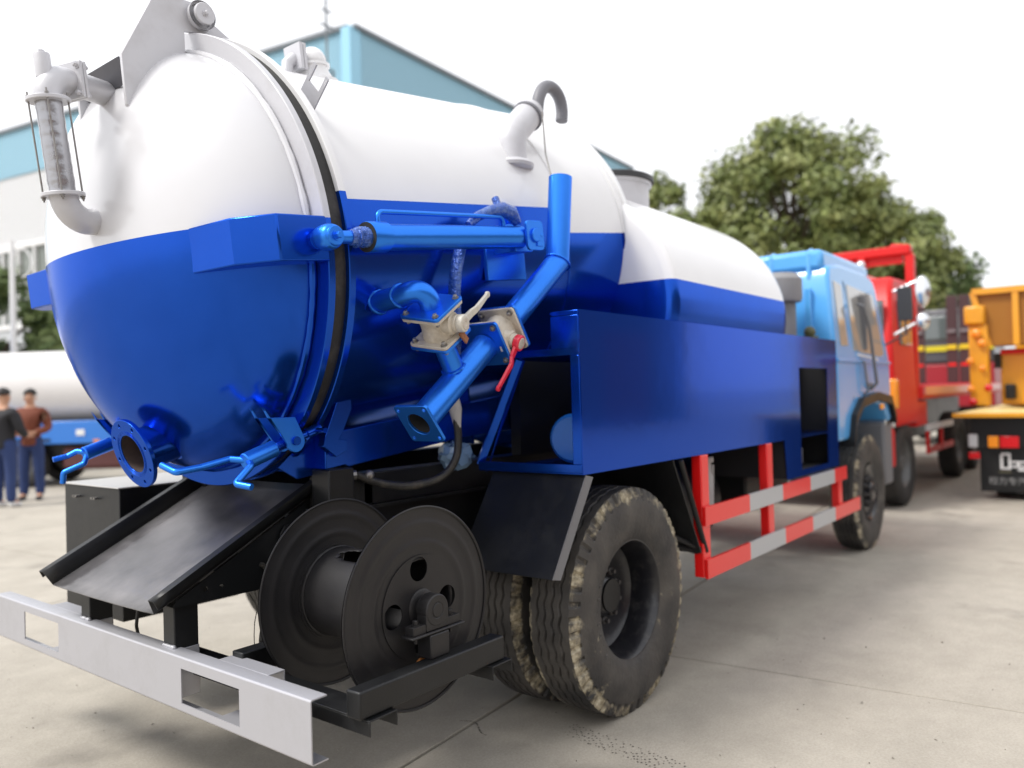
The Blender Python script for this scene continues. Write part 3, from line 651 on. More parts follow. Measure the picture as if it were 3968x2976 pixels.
b = MB(); b.plate(rrect(-.055, -.062, .062, .062, .022, 5), P0+Vector((0, .060, 0)), TA, TV, .012); part('inner_clevis_plate', b, BLUEP, clev, bevel=.002)
b = MB(); b.obox(P0+TA*.0+TY*.09, TA*.05, TY*.06, TV*.05); part('clevis_block', b, BLUEP, clev)
b = MB(); P0 = along(.930); b.lathe([(0, .04), (.028, .04), (.03, .042), (.03, .070), (.027, .073), (0, .073)], P0, (0, -1, 0), 28); b.bolt(P0+TA*.032-Vector((0, .062, 0)), (0, -1, 0), .008, .01); b.obox(P0+TA*.028-TV*.037-Vector((0, .064, 0)), TA*.022, TV*.008, Vector((0, .003, 0))); part('clevis_pin', b, BLUEP, clev)
b = MB(); b.plate([(0, 0), (.27, 0), (.27, -.135), (0, -.135)], T(.90, -.80, -.02), TA, TV, .022); b.obox(T(1.01, -.88, -.035), TA*.06, TY*.065, TV*.012); part('mounting_plate', b, BLUEP, tank, bevel=.003)
b = MB(); pp = arc([along(.10)+TV*.045-TY*.0, along(.10)+TV*.088, along(.80)+TV*.083, along(.80)+TV*.045], .025, 6); b.tube(pp, .009, 12); part('oil_tube', b, BLUEP, cyl)
b = MB(); bp = [along(.60)+TV*.05+TY*.02, along(.66)+TV*.085+TY*.02, along(.74)+TV*.11+TY*.01, along(.80)+TV*.115, along(.86)+TV*.10, along(.895)+TV*.06]; b.tube(bp, [.016, .02, .022, .03, .032, .02], 12); b.tube([along(.79)+TV*.10, along(.80)+TV*.165+TY*.03], .016, 10); part('taped_oil_hose', b, WRAP, cyl)
b = MB(); hp = [T(.70, -.87, .02), T(.675, -.87, -.04), T(.635, -.87, -.13), T(.62, -.865, -.23), T(.63, -.85, -.34), T(.66, -.80, -.46)]
b.tube(arc(hp, .3, 6), .030, 14, flat=.6); part('wrapped_hose', b, WRAP, cyl)

# ---- suction pipe run: lower branch, two gate valves, upper pipe
ys = 2.05
PA = Vector((2.055, ys, 1.341)); PB = Vector((2.435, ys, 1.633)); PC = Vector((2.563, ys, 1.715)); PD = Vector((2.952, ys, 2.023)); PE = Vector((2.995, ys, 2.415))
dl_ = (PB-PA).normalized(); du_ = (PD-PC).normalized()
b = MB(); b.pipe([PA, PB], .053, .006, 36); suct = part('suction_pipe', b, BLUEP)
b = MB(); b.pipe(arc([PC, PD, PE], .012, 3), .053, .006, 36); part('riser_pipe', b, BLUEP, suct)
b = MB(); b.lathe([(.0462, 0), (.0462, .3), (0, .3)], PA+dl_*.004, dl_, 30); part('pipe_bore', b, DARKIN, suct)
b = MB(); b.tube([PD+(TV*0)+Vector((.056*math.cos(2*math.pi*i/30), .056*math.sin(2*math.pi*i/30), -.03*math.cos(2*math.pi*i/30)+.0)) for i in range(30)], .004, 6, closed=True); part('weld_bead', b, BLUEP, suct)
def sqflange(c, d, half, th, m, parent, name='square_flange', hole=.0385, side=None):
    side = side or Vector((0, 1, 0)); u = (side-d*side.dot(d)).normalized(); v = d.cross(u)
    b = MB(); hs = half*.78
    b.plate(rrect(-half, -half, half, half, .014), c-d*th/2, u, v, th, [list(reversed(circ(hole, 28)))]+[[(x+i*hs, y+j*hs) for x, y in reversed(circ(.0075, 8))] for i in (-1, 1) for j in (-1, 1)])
    return part(name, b, m, parent, bevel=.0015), u, v
sqflange(PA, dl_, .082, .012, BLUEP, suct, 'open_flange', .047)
def valve(p0, p1, d, m_handle, hdir, hlen, parent, knob_d, bend, fh=.084, br_=1.):
    """gate valve: two square flanges, barrel body, spindle knob and lever"""
    c = (p0+p1)/2; L = (p1-p0).length
    b = MB(); b.lathe([(r*br_, t) for r, t in [(.046, -L/2), (.060, -L/2), (.063, -L*.32), (.058, -L*.1), (.058, L*.1), (.063, L*.32), (.060, L/2), (.046, L/2)]], c, d, 32); vb = part('valve_body', b, CAST)
    for p, sg in ((p0, 1), (p1, -1)):
        f, u, v = sqflange(p+d*.007*sg, d, fh-.002, .012, CAST, vb)
        sqflange(p-d*.006*sg, d, fh, .012, BLUEP, vb, 'painted_flange')
        for i in (-1, 1):
            for j in (-1, 1):
                b = MB(); q = p+u*fh*.77*i+v*fh*.77*j; b.cyl(q-d*.02, q+d*.02, .006, 8); b.bolt(q+d*.013*sg, d*sg, .0085, .012); b.bolt(q-d*.012*sg, -d*sg, .0085, .010); part('flange_bolt', b, STEEL, vb)
    kd = Vector(knob_d); kd = (kd-d*kd.dot(d)).normalized()
    b = MB(); b.lathe([(.042, .03), (.042, .072), (.036, .078), (.033, .078), (.033, .090), (.030, .094), (.026, .094), (.026, .120), (.022, .124), (.010, .124), (.008, .122), (0, .122)], c, kd, 28); part('spindle_knob', b, CAST, vb)
    hd = Vector(hdir); hd = (hd-kd*hd.dot(kd)).normalized(); sd = kd.cross(hd); k0 = c+kd*.107
    b = MB(); b.lathe([(.012, -.012), (.031, -.012), (.033, -.008), (.033, .012), (.030, .015), (.012, .015)], k0, kd, 24)
    pts = [k0+hd*.02, k0+hd*.07+kd*.006, k0+hd*.10+kd*bend, k0+hd*hlen+kd*bend]
    W_ = [.016, .014, .012, .008]
    for i in range(3):
        a, e = pts[i], pts[i+1]; dd = (e-a).normalized(); nn = dd.cross(sd).normalized()
        vs = []
        for p, w in ((a, W_[i]), (e, W_[i+1])):
            for (x, y) in ((-1, -1), (1, -1), (1, 1), (-1, 1)): vs.append(p+sd*w*x+nn*.006*y)
        b.add(vs, [(0, 3, 2, 1), (4, 5, 6, 7), (0, 1, 5, 4), (1, 2, 6, 5), (2, 3, 7, 6), (3, 0, 4, 7)])
    b.lathe([(0, -.006), (.012, -.006), (.012, .006), (0, .006)], pts[-1], kd, 14)
    part('lever_handle', b, m_handle, vb, bevel=.0025)
    return vb, k0, kd
IV = mat('ivory_lever_paint', (.62, .59, .52), .45, .2, bump=.2, bscale=80)
vb2, k2, kd2 = valve(PB+dl_*.012, PC-du_*.012, (PC-PB).normalized(), REDH, Vector((-.50, 0, -.80)), .215, suct, Vector((.30, -.95, -.25)), .02, .094, 1.12)
b = MB(); q = k2-kd2*.03; b.obox(q-Vector((.045, .0, .02)), Vector((.026, 0, .012)), Vector((0, .004, 0)), Vector((-.006, 0, .013))); part('lock_ear', b, IV, vb2)
# branch: stub out of the tank, elbow, gate valve, tee into the suction pipe
E0 = Vector((2.022, 2.27, 1.788)); V1a = Vector((2.095, 2.015, 1.759)); V1b = Vector((2.170, 2.042, 1.652)); J = Vector((2.265, ys, 1.502))
vd = (V1b-V1a).normalized()
def spline(P, n=8):
    P = [Vector(p) for p in P]; out = []
    for i in range(len(P)-1):
        p0, p1, p2, p3 = P[max(i-1, 0)], P[i], P[i+1], P[min(i+2, len(P)-1)]
        for k in range(n):
            t = k/n; out.append(.5*((2*p1)+(p2-p0)*t+(2*p0-5*p1+4*p2-p3)*t*t+(3*p1-p0-3*p2+p3)*t*t*t))
    return out+[P[-1]]
STE = Vector((2.028, 2.105, 1.803))
b = MB(); b.tube([E0]+spline([STE, Vector((2.034, 2.050, 1.813)), Vector((2.052, 2.022, 1.810)), Vector((2.075, 2.012, 1.790)), V1a]), .040, 28); br = part('branch_elbow', b, BLUEP, suct)
for cpt in (Vector((2.023, 2.212, 1.790)), STE):
    b = MB(); b.tube([cpt+Vector((.042*math.cos(2*math.pi*i/36), .008*math.cos(2*math.pi*i/18), .042*math.sin(2*math.pi*i/36))) for i in range(36)], [.0055+rr2.uniform(-.001, .0015) for i in range(36)], 6, closed=True); part('weld_bead', b, BLUEP, suct)
vb1, k1, kd1 = valve(V1a+vd*.006, V1b-vd*.006, vd, IV, Vector((.82, 0, .57)), .205, suct, Vector((.15, -1, .05)), .015, .086)
b = MB(); q = k1-kd1*.0; b.obox(q+Vector((.030, .02, -.045)), Vector((.018, 0, -.016)), Vector((0, .004, 0)), Vector((.006, 0, .010))); part('lock_ear', b, RUSTY, vb1)
b = MB(); b.tube([V1b, J], .040, 28); part('branch_tail', b, BLUEP, suct)
b = MB(); jd = (J-V1b).normalized(); ju = jd.orthogonal().normalized(); jw = jd.cross(ju); b.tube([J-jd*.045+(ju*math.cos(2*math.pi*i/30)+jw*math.sin(2*math.pi*i/30))*.043 for i in range(30)], [.006+rr2.uniform(-.0015, .002) for i in range(30)], 6, closed=True); part('weld_bead', b, BLUEP, suct)

# ---- hydraulic hose hanging below the valves, taped at the top
b = MB(); hp = [Vector((2.47, 2.28, 1.50)), Vector((2.50, 2.28, 1.38)), Vector((2.515, 2.28, 1.27)), Vector((2.505, 2.28, 1.17)), Vector((2.45, 2.32, 1.09)), Vector((2.33, 2.40, 1.065)), Vector((2.22, 2.47, 1.09)), Vector((2.14, 2.5, 1.13))]
b.tube(arc(hp, .3, 5), .017, 14); hs_ = part('hydraulic_hose', b, HOSE)
b = MB(); b.tube([hp[0], hp[0].lerp(hp[1], .6), hp[1], hp[1].lerp(hp[2], .75)], [.020, .030, .032, .016], 14, flat=.7); part('plastic_tape', b, TAPE, hs_)
b = MB(); b.cyl(hp[-1]-Vector((.05, -.03, -.0)), hp[-1], .02, 10); b.sphere(hp[-1]+Vector((.05, -.02, -.005)), .022, 12, 8); part('hose_union', b, STEEL, hs_)

# ---- tank support frame: tilted blue side beams, cross plate, tipping pivots
for sy in (-1, 1):
    b = MB(); yb = sy*.47; pl = [(.20, -.70), (.32, -.70), (2.3, -.70), (2.3, -.93), (.95, -.85), (.30, -.85), (.285, -.84), (.185, -.84)]
    b.plate(pl, T(0, yb+(.03 if sy > 0 else .04), 0), TA, TV, .07); bm2 = part('support_beam', b, BLUE, tank, bevel=.004)
    b = MB(); b.plate([(.02, -.80), (.18, -.70), (.21, -.70), (.20, -.86), (.10, -.86)], T(0, yb+(.02 if sy > 0 else .05), 0), TA, TV, .012); part('gusset', b, BLUE, bm2)
b = MB(); b.plate([(-.46, -.86), (.46, -.86), (.46, -.72), (.30, -.76), (0, -.83), (-.30, -.76), (-.46, -.72)], T(.20, 0, 0), TY, TV, .012); part('saddle_plate', b, BLUE, tank)
for s_ in (1.1, 1.9):
    b = MB(); b.plate([(-.46, -.90), (.46, -.90), (.46, -.55), (.30, -.74), (0, -.80), (-.30, -.74), (-.46, -.55)], T(s_, 0, 0), TY, TV, .012); part('saddle_plate', b, BLUE, tank)

# ---- fittings on top of the tank
tp = T(.66, -.13, .812)
b = MB(); b.lathe([(.105, -.03), (.105, .0), (.085, .008), (.066, .045), (.066, .062), (.074, .062), (.074, .074), (.062, .078)], tp, TV, 32); b.sphere(tp+TV*.092, .060, 24, 14)
cowl = part('overflow_valve', b, WHITE, tank)
b = MB(); b.tube([tp+TV*.085, tp+TV*.085-TA*.075], .034, 24); b.obox(tp+TV*.085-TA*.080, TA*.008, TY*.055, TV*.055); part('side_flange', b, LGREY, cowl, bevel=.002)
b = MB(); b.obox(tp+TV*.085-TA*.10, TA*.008, TY*.055, TV*.055); b.tube([tp+TV*.085-TA*.10, tp+TV*.055-TA*.14, tp+TV*.0-TA*.15], .026, 16); part('drain_elbow', b, LGREY, cowl)
b = MB(); hb = T(.19, -.555, .615); u_ = TA; n_ = Vector((0, -.77, 0))+TV*.64; n_.normalize()
w_ = n_.cross(u_)
lw = T(.185, -.625, .515); tdir = (TV*.77+TY*.64); tdir.normalize()
b.plate([(0, 0), (.012, 0), (.012, .0)], lw, n_, tdir, .001) if False else None
b.plate([(-.02, -.052), (.15, -.052), (.15, -.034), (.085, -.034), (.085, .034), (.15, .034), (.15, .052), (-.02, .052)], lw, n_, tdir, .006); part('hose_bracket', b, SILVER, tank)
# vent riser with swan-neck on the tank side
vy = 2.32
b = MB(); v0 = Vector((2.99, vy+.0, 2.30)); b.tube([v0, v0+Vector((.0, 0, .30))], .052, 28); b.lathe([(.052, 0), (.10, .008), (.104, .022), (.085, .04), (.052, .05)], v0+Vector((0, 0, .20)), (0, 0, 1), 32)
b.tube(arc([v0+Vector((0, 0, .24)), v0+Vector((.0, 0, .37)), v0+Vector((.16, .0, .52))], .10, 10), .070, 28); vent = part('vent_riser', b, LGREY, tank)
b = MB(); vd_ = Vector((.16, 0, .15)).normalized(); vc = v0+Vector((.13, 0, .49)); b.lathe([(.071, -.01), (.078, -.006), (.078, .008), (.071, .012), (.066, .05), (.045, .085), (0, .10)], vc, vd_, 28); part('vent_cap', b, mat('grey_cap', (.17, .17, .19), .5), vent)
b = MB(); hk = [v0+Vector((x, -.02, z)) for x, z in ((.185, .53), (.20, .60), (.245, .665), (.32, .685), (.385, .65), (.405, .585), (.395, .53))]; b.tube(arc(hk, .15, 5), [.031]*len(arc(hk, .15, 5)), 18); part('swan_neck', b, MATS['grey_cap'], vent)
b = MB(); b.tube([vc-Vector((0, .09, 0)), v0+Vector((.12, -.11, .28)), Vector((3.03, 2.12, 2.42))], .004, 6); part('tether_wire', b, STEEL, vent)
# ================================================================== chassis and rear gear
XV, YV, ZV = Vector((1, 0, 0)), Vector((0, 1, 0)), Vector((0, 0, 1))
for sy in (-1, 1):
    b = MB(); y0 = YC+sy*.43
    b.box((1.95, y0-.004, .74), (8.3, y0+.004, 1.0)); b.box((1.95, y0-(.075 if sy > 0 else 0), .992), (8.3, y0+(0 if sy > 0 else .075), 1.0)); b.box((1.95, y0-(.075 if sy > 0 else 0), .74), (8.3, y0+(0 if sy > 0 else .075), .748))
    part('frame_rail', b, BLACK)
    b = MB(); b.box((2.0, y0-.05, 1.0), (6.0, y0+.05, 1.13)); part('subframe_rail', b, BLACK, bevel=.004)
    # hinge post under the tank mouth
    b = MB(); b.box((1.975, y0-.055-.05*(-sy), .80), (2.10, y0+.055-.05*(-sy), 1.165)); part('tipping_post', b, BLACK, bevel=.006)
for x in (2.0, 2.7, 3.5, 4.6, 5.9):
    b = MB(); b.box((x, YC-.43, .78), (x+.07, YC+.43, .96)); part('cross_member', b, BLACK, bevel=.004)
b = MB(); b.box((2.2, 2.56, 1.0), (2.24, 2.52, 1.1)); b.box((2.15, 2.5, .985), (2.95, 2.56, 1.0)); part('angle_bracket', b, BLACK)
# axle, springs, prop shaft, brake chamber
b = MB(); b.cyl((3.17, 1.95, .5), (3.17, 4.05, .5), .075, 20); b.sphere((3.17, 3.0, .5), .22, 20, 12, (1, .9, 1)); b.cyl((3.35, 3, .52), (6.2, 3, .72), .045, 14); part('rear_axle', b, BLACK)
for sy in (-1, 1):
    b = MB()
    for k in range(6):
        L = .62-.07*k; b.tube([(3.17-L, YC+sy*.47, .72-.02*k+.02), (3.17, YC+sy*.47, .60-.012*k+.0), (3.17+L, YC+sy*.47, .72-.02*k+.02)], .03, 6, flat=.35)
    part('leaf_spring', b, BLACK)
b = MB(); b.lathe([(0, 0), (.26, 0), (.28, .02), (.28, .58), (.26, .6), (0, .6)], (4.25, 2.42, .74), XV, 28); part('air_tank', b, BLACK)
b = MB(); b.lathe([(0, 0), (.055, 0), (.055, .22), (.045, .24), (.045, .3), (.06, .3), (.06, .33), (0, .33)], (4.28, 2.0, .72), ZV, 20); b.cyl((4.34, 1.98, .74), (4.36, 1.98, 1.0), .012, 8); part('filter_canister', b, TAPE)
for x0, x1 in ((3.75, 4.05), (5.15, 5.95)): b = MB(); b.box((x0, 2.1, .6), (x1, 2.52, 1.05)); part('underbody_box', b, BLACK, bevel=.02)
b = MB(); b.lathe([(0, 0), (.12, 0), (.12, .2), (0, .2)], (4.05, 2.3, .62), YV*-1, 20); part('brake_chamber', b, mat('maroon_primer', (.2, .02, .03), .6))

# ---- rear bumper: C-channel with two lamp cut-outs
bx, yb0, yb1, zb0, zb1 = 1.398, 1.85, 4.12, .413, .597
b = MB(); cut = [(2.199, .4425, 2.535, .558), (3.472, .445, 3.808, .563)]
hol = [[(y1-yb0, z0), (y0-yb0, z0), (y0-yb0, z1), (y1-yb0, z1)] for y0, z0, y1, z1 in cut]
hol = [[(y0-yb0, z0), (y0-yb0, z1), (y1-yb0, z1), (y1-yb0, z0)] for y0, z0, y1, z1 in cut]
b.plate([(0, zb0+.006), (yb1-yb0, zb0+.006), (yb1-yb0, zb1-.006), (0, zb1-.006)], (bx+.004, yb0, 0), YV, ZV, -.004, hol)
def fl(zc, sg):
    pts = [(bx, zc-sg*.006), (bx+.0018, zc-sg*.0018), (bx+.006, zc), (bx+.058, zc)]; q = [(bx+.004, zc-sg*.006), (bx+.006, zc-sg*.004), (bx+.058, zc-sg*.004)]
    pl = pts+list(reversed(q)); n = len(pl)
    vs = [(x, yb0, z) for x, z in pl]+[(x, yb1, z) for x, z in pl]
    fs = [tuple(range(n)), tuple(range(2*n-1, n-1, -1))]+[(i, n+i, n+(i+1) % n, (i+1) % n) for i in range(n)]
    if sg > 0: fs = [tuple(reversed(f)) for f in fs]
    b.add(vs, fs)
fl(zb1, 1); fl(zb0, -1)
bump = part('rear_bumper', b, SILVER, smooth=50)
for (y0, z0, y1, z1) in cut:
    b = MB(); X0, X1 = bx+.056, bx+.118; ya, yz = y0-.07, y0+.20
    b.box((X0, ya, zb1-.0035), (X1, yz, zb1+.0005)); b.box((X1-.004, ya, zb0+.013), (X1, yz-.03, zb1-.0035)); b.box((bx+.006, ya, zb0+.008), (X1, yz-.03, zb0+.012)); part('lamp_housing', b, SILVER, bump, bevel=.001)
for yy in (2.635, 3.27):
    b = MB(); b.box((bx+.035, yy, zb0+.01), (bx+.125, yy+.075, .738)); part('bumper_post', b, [BLACK], bump, bevel=.004)
    b = MB(); b.box((bx+.0335, yy-.0015, zb0+.008), (bx+.1265, yy+.0765, zb1-.006)); part('painted_post_foot', b, SILVER, bump, bevel=.003)
    b = MB()
    for k in range(9): b.sphere((bx+.032, yy+.008*k+rr_.uniform(-.002, .002), zb1+.003), .007+rr_.uniform(-.002, .003), 8, 6)
    part('weld_bead', b, SILVER, bump)

# ---- discharge chute: black tray with folded edges, floor tinted for dust and sky sheen
cl0 = Vector((1.36, 0, .728)); cd_ = Vector((.895, 0, .447)).normalized(); cn = Vector((-cd_.z, 0, cd_.x)); CL = .80
def ct(s, y, h): return cl0+cd_*s+YV*y+cn*h
NS = 12
def chute_strip(prof, sag=0.):
    b = MB(); n = len(prof); vs = []
    for i in range(NS+1):
        for (y, h) in prof: vs.append(ct(CL*i/NS, y, h-sag*math.sin(math.pi*i/NS)))
    b.add(vs, [(i*n+j, i*n+j+1, (i+1)*n+j+1, (i+1)*n+j) for i in range(NS) for j in range(n-1)]); return b
def thick(o, t=.004):
    m_ = o.modifiers.new('thick', 'SOLIDIFY'); m_.thickness = t; m_.offset = -1; return o
chute = thick(part('discharge_chute', chute_strip([(2.625, .004), (2.72, .0), (2.90, -.003), (3.10, -.003), (3.30, .0), (3.412, .004)], .004), CHUTE, smooth=50))
for pr in ([(2.578, .034), (2.578, .062), (2.610, .062), (2.6245, .0045)], [(3.4125, .0045), (3.440, .062), (3.472, .062), (3.472, .034)]):
    thick(part('chute_wall', chute_strip(pr), BLACK, chute, smooth=30))
for yy in (2.612, 3.394):
    hl = [[(.535-1.0+1.0+x-.0, .782+y) for x, y in reversed(circ(.0095, 12))], [(.597+x, .781+y) for x, y in reversed(circ(.0075, 12))]]
    b = MB(); b.plate([(.415, .742), (.745, .736), (.905, .80), (.97, .90), (.97, 1.034), (.425, .764)], (1.0, yy, 0), XV, ZV, .006, hl); part('side_gusset', b, BLACK, chute)
b = MB(); b.box((1.62, 2.62, .77), (1.66, 3.38, .82)); part('chute_support', b, BLACK, chute)
b = MB(); b.tube(arc([(1.50, 3.02, .76), (1.50, 3.02, .66), (1.495, 3.025, .60), (1.505, 3.015, .52), (1.50, 3.02, .44)], .05, 4), .0065, 8); part('drain_hose', b, HOSE, chute)
# upright bracket and electrical conduit left of the reel
b = MB(); b.box((1.90, 2.56, .50), (1.96, 2.66, .95)); b.plate([(0, 0), (.11, 0), (.11, .36), (.085, .40), (.02, .40), (0, .37)], (1.84, 2.60, .56), XV, ZV, .008); upr = part('upright_bracket', b, BLACK, bevel=.003)
for z in (.70, .90):
    b = MB(); b.bolt((1.88, 2.592, z), -YV, .010, .010); part('bracket_bolt', b, BLACK, upr)
b = MB(); cp = [(1.76, 2.61, .83), (1.775, 2.585, .82), (1.79, 2.575, .76), (1.765, 2.56, .68), (1.72, 2.55, .60), (1.715, 2.55, .53), (1.735, 2.54, .44)]
cpp = arc([Vector(p) for p in cp], .25, 6)
NN = 160; tot = len(cpp)-1
fine = []
for i in range(NN+1):
    q = i/NN*tot; k = min(int(q), tot-1); fine.append(cpp[k].lerp(cpp[k+1], q-k))
b.tube(fine, [.0085+(.0012 if i % 2 else 0) for i in range(NN+1)], 10); part('conduit', b, HOSE, upr)
for off, sd_ in ((Vector((0, .06, 0)), 1), (Vector((.01, -.02, 0)), 2)):
    rq = random.Random(sd_); b = MB(); b.tube(arc([Vector((1.75, 2.58, .72))+off+Vector((rq.uniform(-.015, .015), rq.uniform(-.02, .02), -.055*k)) for k in range(6)], .05, 4), .0018, 5); part('loose_wire', b, HOSE, upr)

# ---- steel tool / battery box at the far rear corner
b = MB(); b.box((1.722, 3.615, .60), (2.75, 4.17, 1.062)); lb = part('battery_box', b, BLACK, bevel=.004)
b = MB(); b.box((1.712, 3.605, 1.063), (2.76, 4.18, 1.069)); part('box_lid', b, mat('daylit_grey_lid', (.50, .49, .47), .4, .1, dirt=(.2, .2, .2), dscale=4, damt=.4), lb, bevel=.002)  # light grey stands in for daylight on the black box's top
for yy in (3.83, 4.02):
    b = MB(); b.cyl((1.70, yy, 1.01), (1.724, yy, 1.01), .007, 10); b.box((1.70, yy-.02, 1.006), (1.708, yy+.02, 1.015)); part('latch', b, STEEL, lb)
b = MB(); b.box((1.722, 3.60, .47), (2.3, 4.17, .596)); part('lower_tray', b, BLACK, lb, bevel=.003)
# ---- hose reel
ry, rz, rx = 1.85, .761, 1.836
reel_c = Vector((rx, ry, rz))
def disc(y, sg):
    b = MB(); R0 = .322
    pr = [(.165, 0), (.183, 0), (.190, .0008), (.197, .003), (.203, .0038), (.209, .003), (.216, .0008), (.224, 0), (.246, 0), (.253, .0008), (.260, .003), (.266, .0038), (.272, .003), (.279, .0008), (.287, 0), (R0-.006, 0), (R0, .002), (R0+.001, .005), (R0-.003, .007), (R0-.008, .004)]
    b.lathe(pr, (rx, y, rz), (0, -sg, 0), 128)
    b.lathe([(r, t-.004) for r, t in reversed(pr[:-3])], (rx, y, rz), (0, -sg, 0), 128)
    hs = [[(x+.122*math.cos(R_(a)), y_+.122*math.sin(R_(a))) for x, y_ in reversed(circ(.039, 28))] for a in (93, 183, 273, 3)]
    b.plate(circ(.166, 64), (rx, y+(.0 if sg > 0 else .0), rz), XV, ZV, .004 if sg > 0 else .004, hs)
    return b
reel = part('hose_reel', disc(ry, 1), BLACKD, smooth=30); 
part('far_disc', disc(2.262, 1), BLACKD, reel, smooth=30)
b = MB()
# drum with an oval hose hole: built as a grid with the hole left open
NU, NW = 108, 28; R1 = .152; idx = {}; 
for i in range(NU):
    for j in range(NW+1):
        a = 2*math.pi*i/NU; idx[i, j] = len(b.v); b.v.append((rx+R1*math.cos(a), ry+.004+(2.258-ry)*j/NW, rz+R1*math.sin(a)))
for i in range(NU):
    for j in range(NW):
        a = (i+.5)/NU*360; t = (j+.5)/NW
        if ((a-106)/15)**2+((t-.62)/.19)**2 < 1: continue
        k = (i+1) % NU; b.f.append((idx[i, j], idx[i, j+1], idx[k, j+1], idx[k, j])); b.m.append(0)
drum = part('drum', b, BLACKD, reel); so = drum.modifiers.new('thick', 'SOLIDIFY'); so.thickness = .004
b = MB(); b.cyl((rx, ry-.03, rz), (rx, 2.40, rz), .022, 20); part('axle', b, BLACKD, reel)
for yy in (ry+.008, 2.255):
    b = MB(); b.tube([(rx+(R1+.002)*math.cos(2*math.pi*i/60), yy, rz+(R1+.002)*math.sin(2*math.pi*i/60)) for i in range(60)], [.005+rr_.uniform(-.0015, .002) for i in range(60)], 6, closed=True); part('weld_bead', b, BLACKD, reel)
b = MB(); b.lathe([(.03, 0), (.058, 0), (.058, .008), (.052, .012), (.034, .014), (.034, .04)], (rx, ry, rz), -YV, 32); part('hub_collar', b, BLACKD, reel)
# pillow block and stand
b = MB(); b.lathe([(.0, .032), (.048, .032), (.050, .036), (.050, .074), (.047, .078), (.026, .078), (.025, .076), (.022, .076), (.021, .079), (0, .079)], (rx, ry, rz), -YV, 36)
b.box((rx-.05, ry-.076, rz-.058), (rx+.05, ry-.034, rz-.01)); b.box((rx-.105, ry-.074, rz-.060), (rx-.05, ry-.036, rz-.034)); b.box((rx+.05, ry-.074, rz-.060), (rx+.105, ry-.036, rz-.034)); pb = part('pillow_block', b, BLACKD, reel, bevel=.003)
for sx in (-.078, .078):
    b = MB(); b.bolt((rx+sx, ry-.055, rz-.034), ZV, .0095, .013); b.cyl((rx+sx, ry-.055, rz-.09), (rx+sx, ry-.055, rz-.034), .006, 8); part('block_bolt', b, BLACKD, pb)
b = MB(); b.box((rx-.12, ry-.085, rz-.069), (rx+.12, ry-.028, rz-.0605)); b.box((rx-.045, ry-.088, .617), (rx+.040, ry-.028, rz-.0695)); part('bearing_stand', b, BLACKD, reel, bevel=.004)
b = MB(); b.box((1.478, 1.735, .537), (2.117, 1.795, .617)); part('frame_beam', b, BLACK, reel, bevel=.006)
def chan(x0, x1, nm):
    b = MB(); z1, z0 = .5355, .490
    b.box((x0, 1.72, z1-.005), (x1, 2.85, z1)); b.box((x0, 1.72, z0), (x0+.005, 2.85, z1-.005)); b.box((x1-.005, 1.72, z0), (x1, 2.85, z1-.005)); part('cross_channel', b, BLACK, reel, bevel=.002)
chan(1.498, 1.605, 0); chan(2.035, 2.140, 1)
b = MB(); b.box((1.50, 2.335, .537), (2.12, 2.395, .615)); b.box((rx-.04, 2.34, .615), (rx+.04, 2.39, rz)); part('inner_beam', b, BLACK, reel, bevel=.005)
for p, s in (((1.80, ry-.033, .60), .022), ((1.765, 1.87, .452), .02)):
    b = MB(); b.sphere(p, s, 10, 6, (1, .12, .6)); part('rust_spot', b, mat('orange_rust', (.42, .16, .04), .9) if 'orange_rust' not in MATS else MATS['orange_rust'], reel)

# ---- wheels
def tyre_mesh(R0=.505, Wd=.128, tread=True, NA=300):
    """torus-like tyre about the y axis, centred; zig-zag ribs and shoulder notches are real relief"""
    prof = [(.262, -.098, 0), (.275, -.108, 0), (.30, -.117, 0), (.335, -.1255, 0), (.375, -Wd, 0), (.415, -.1245, 0), (.445, -.118, 0), (.458, -.1145, 1), (.470, -.1115, 1), (.482, -.108, 1), (R0-.010, -.1035, 1), (R0-.004, -.099, 1)]
    M = 64
    tr = [(R0-.0035*(abs(-1+2*k/M))**2.2, -.095+.19*k/M, 2) for k in range(M+1)]
    full = prof+tr+[(r, -y, q) for r, y, q in reversed(prof)]
    vs = []; mud = []; rq = random.Random(5)
    for j in range(NA):
        a = 2*math.pi*j/NA; c, s = math.cos(a), math.sin(a)
        zz = abs(((j*40/NA) % 1)*2-1)*2-1
        for (r, y, q) in full:
            if tread and q == 2:
                for yc in (-.056, -.019, .019, .056):
                    d = abs(y-yc-zz*.0055)
                    if d < .0048: r -= .012*min(1, (.0048-d)/.0015)
                    elif d < .012: r += .0008
            if tread and q == 1 and (j*50/NA) % 1 < .30: r -= .013; y *= .94
            mud.append(.78 if q == 1 else (.45 if abs(y) > .085 and q == 2 else (.58 if q == 0 and r > .42 else (.34 if q == 0 else .05))))
            vs.append((r*c, y, r*s))
    P = len(full); fs = [(j*P+i, j*P+i+1, ((j+1) % NA)*P+i+1, ((j+1) % NA)*P+i) for j in range(NA) for i in range(P-1)]
    me = bpy.data.meshes.new('tyre'); me.from_pydata(vs, [], fs); me.update()
    at = me.attributes.new('mud', 'FLOAT', 'POINT'); at.data.foreach_set('value', mud)
    me.materials.append(TYRE); finish(me, 40); return me
TY_MESH = tyre_mesh()
RIM = mat('black_rim_paint', (.014, .014, .018), .3, .2, .3, .2, dirt=(.10, .095, .09), dscale=22, damt=.4)
NUTM = mat('dull_nut_steel', (.09, .085, .085), .45, .5)
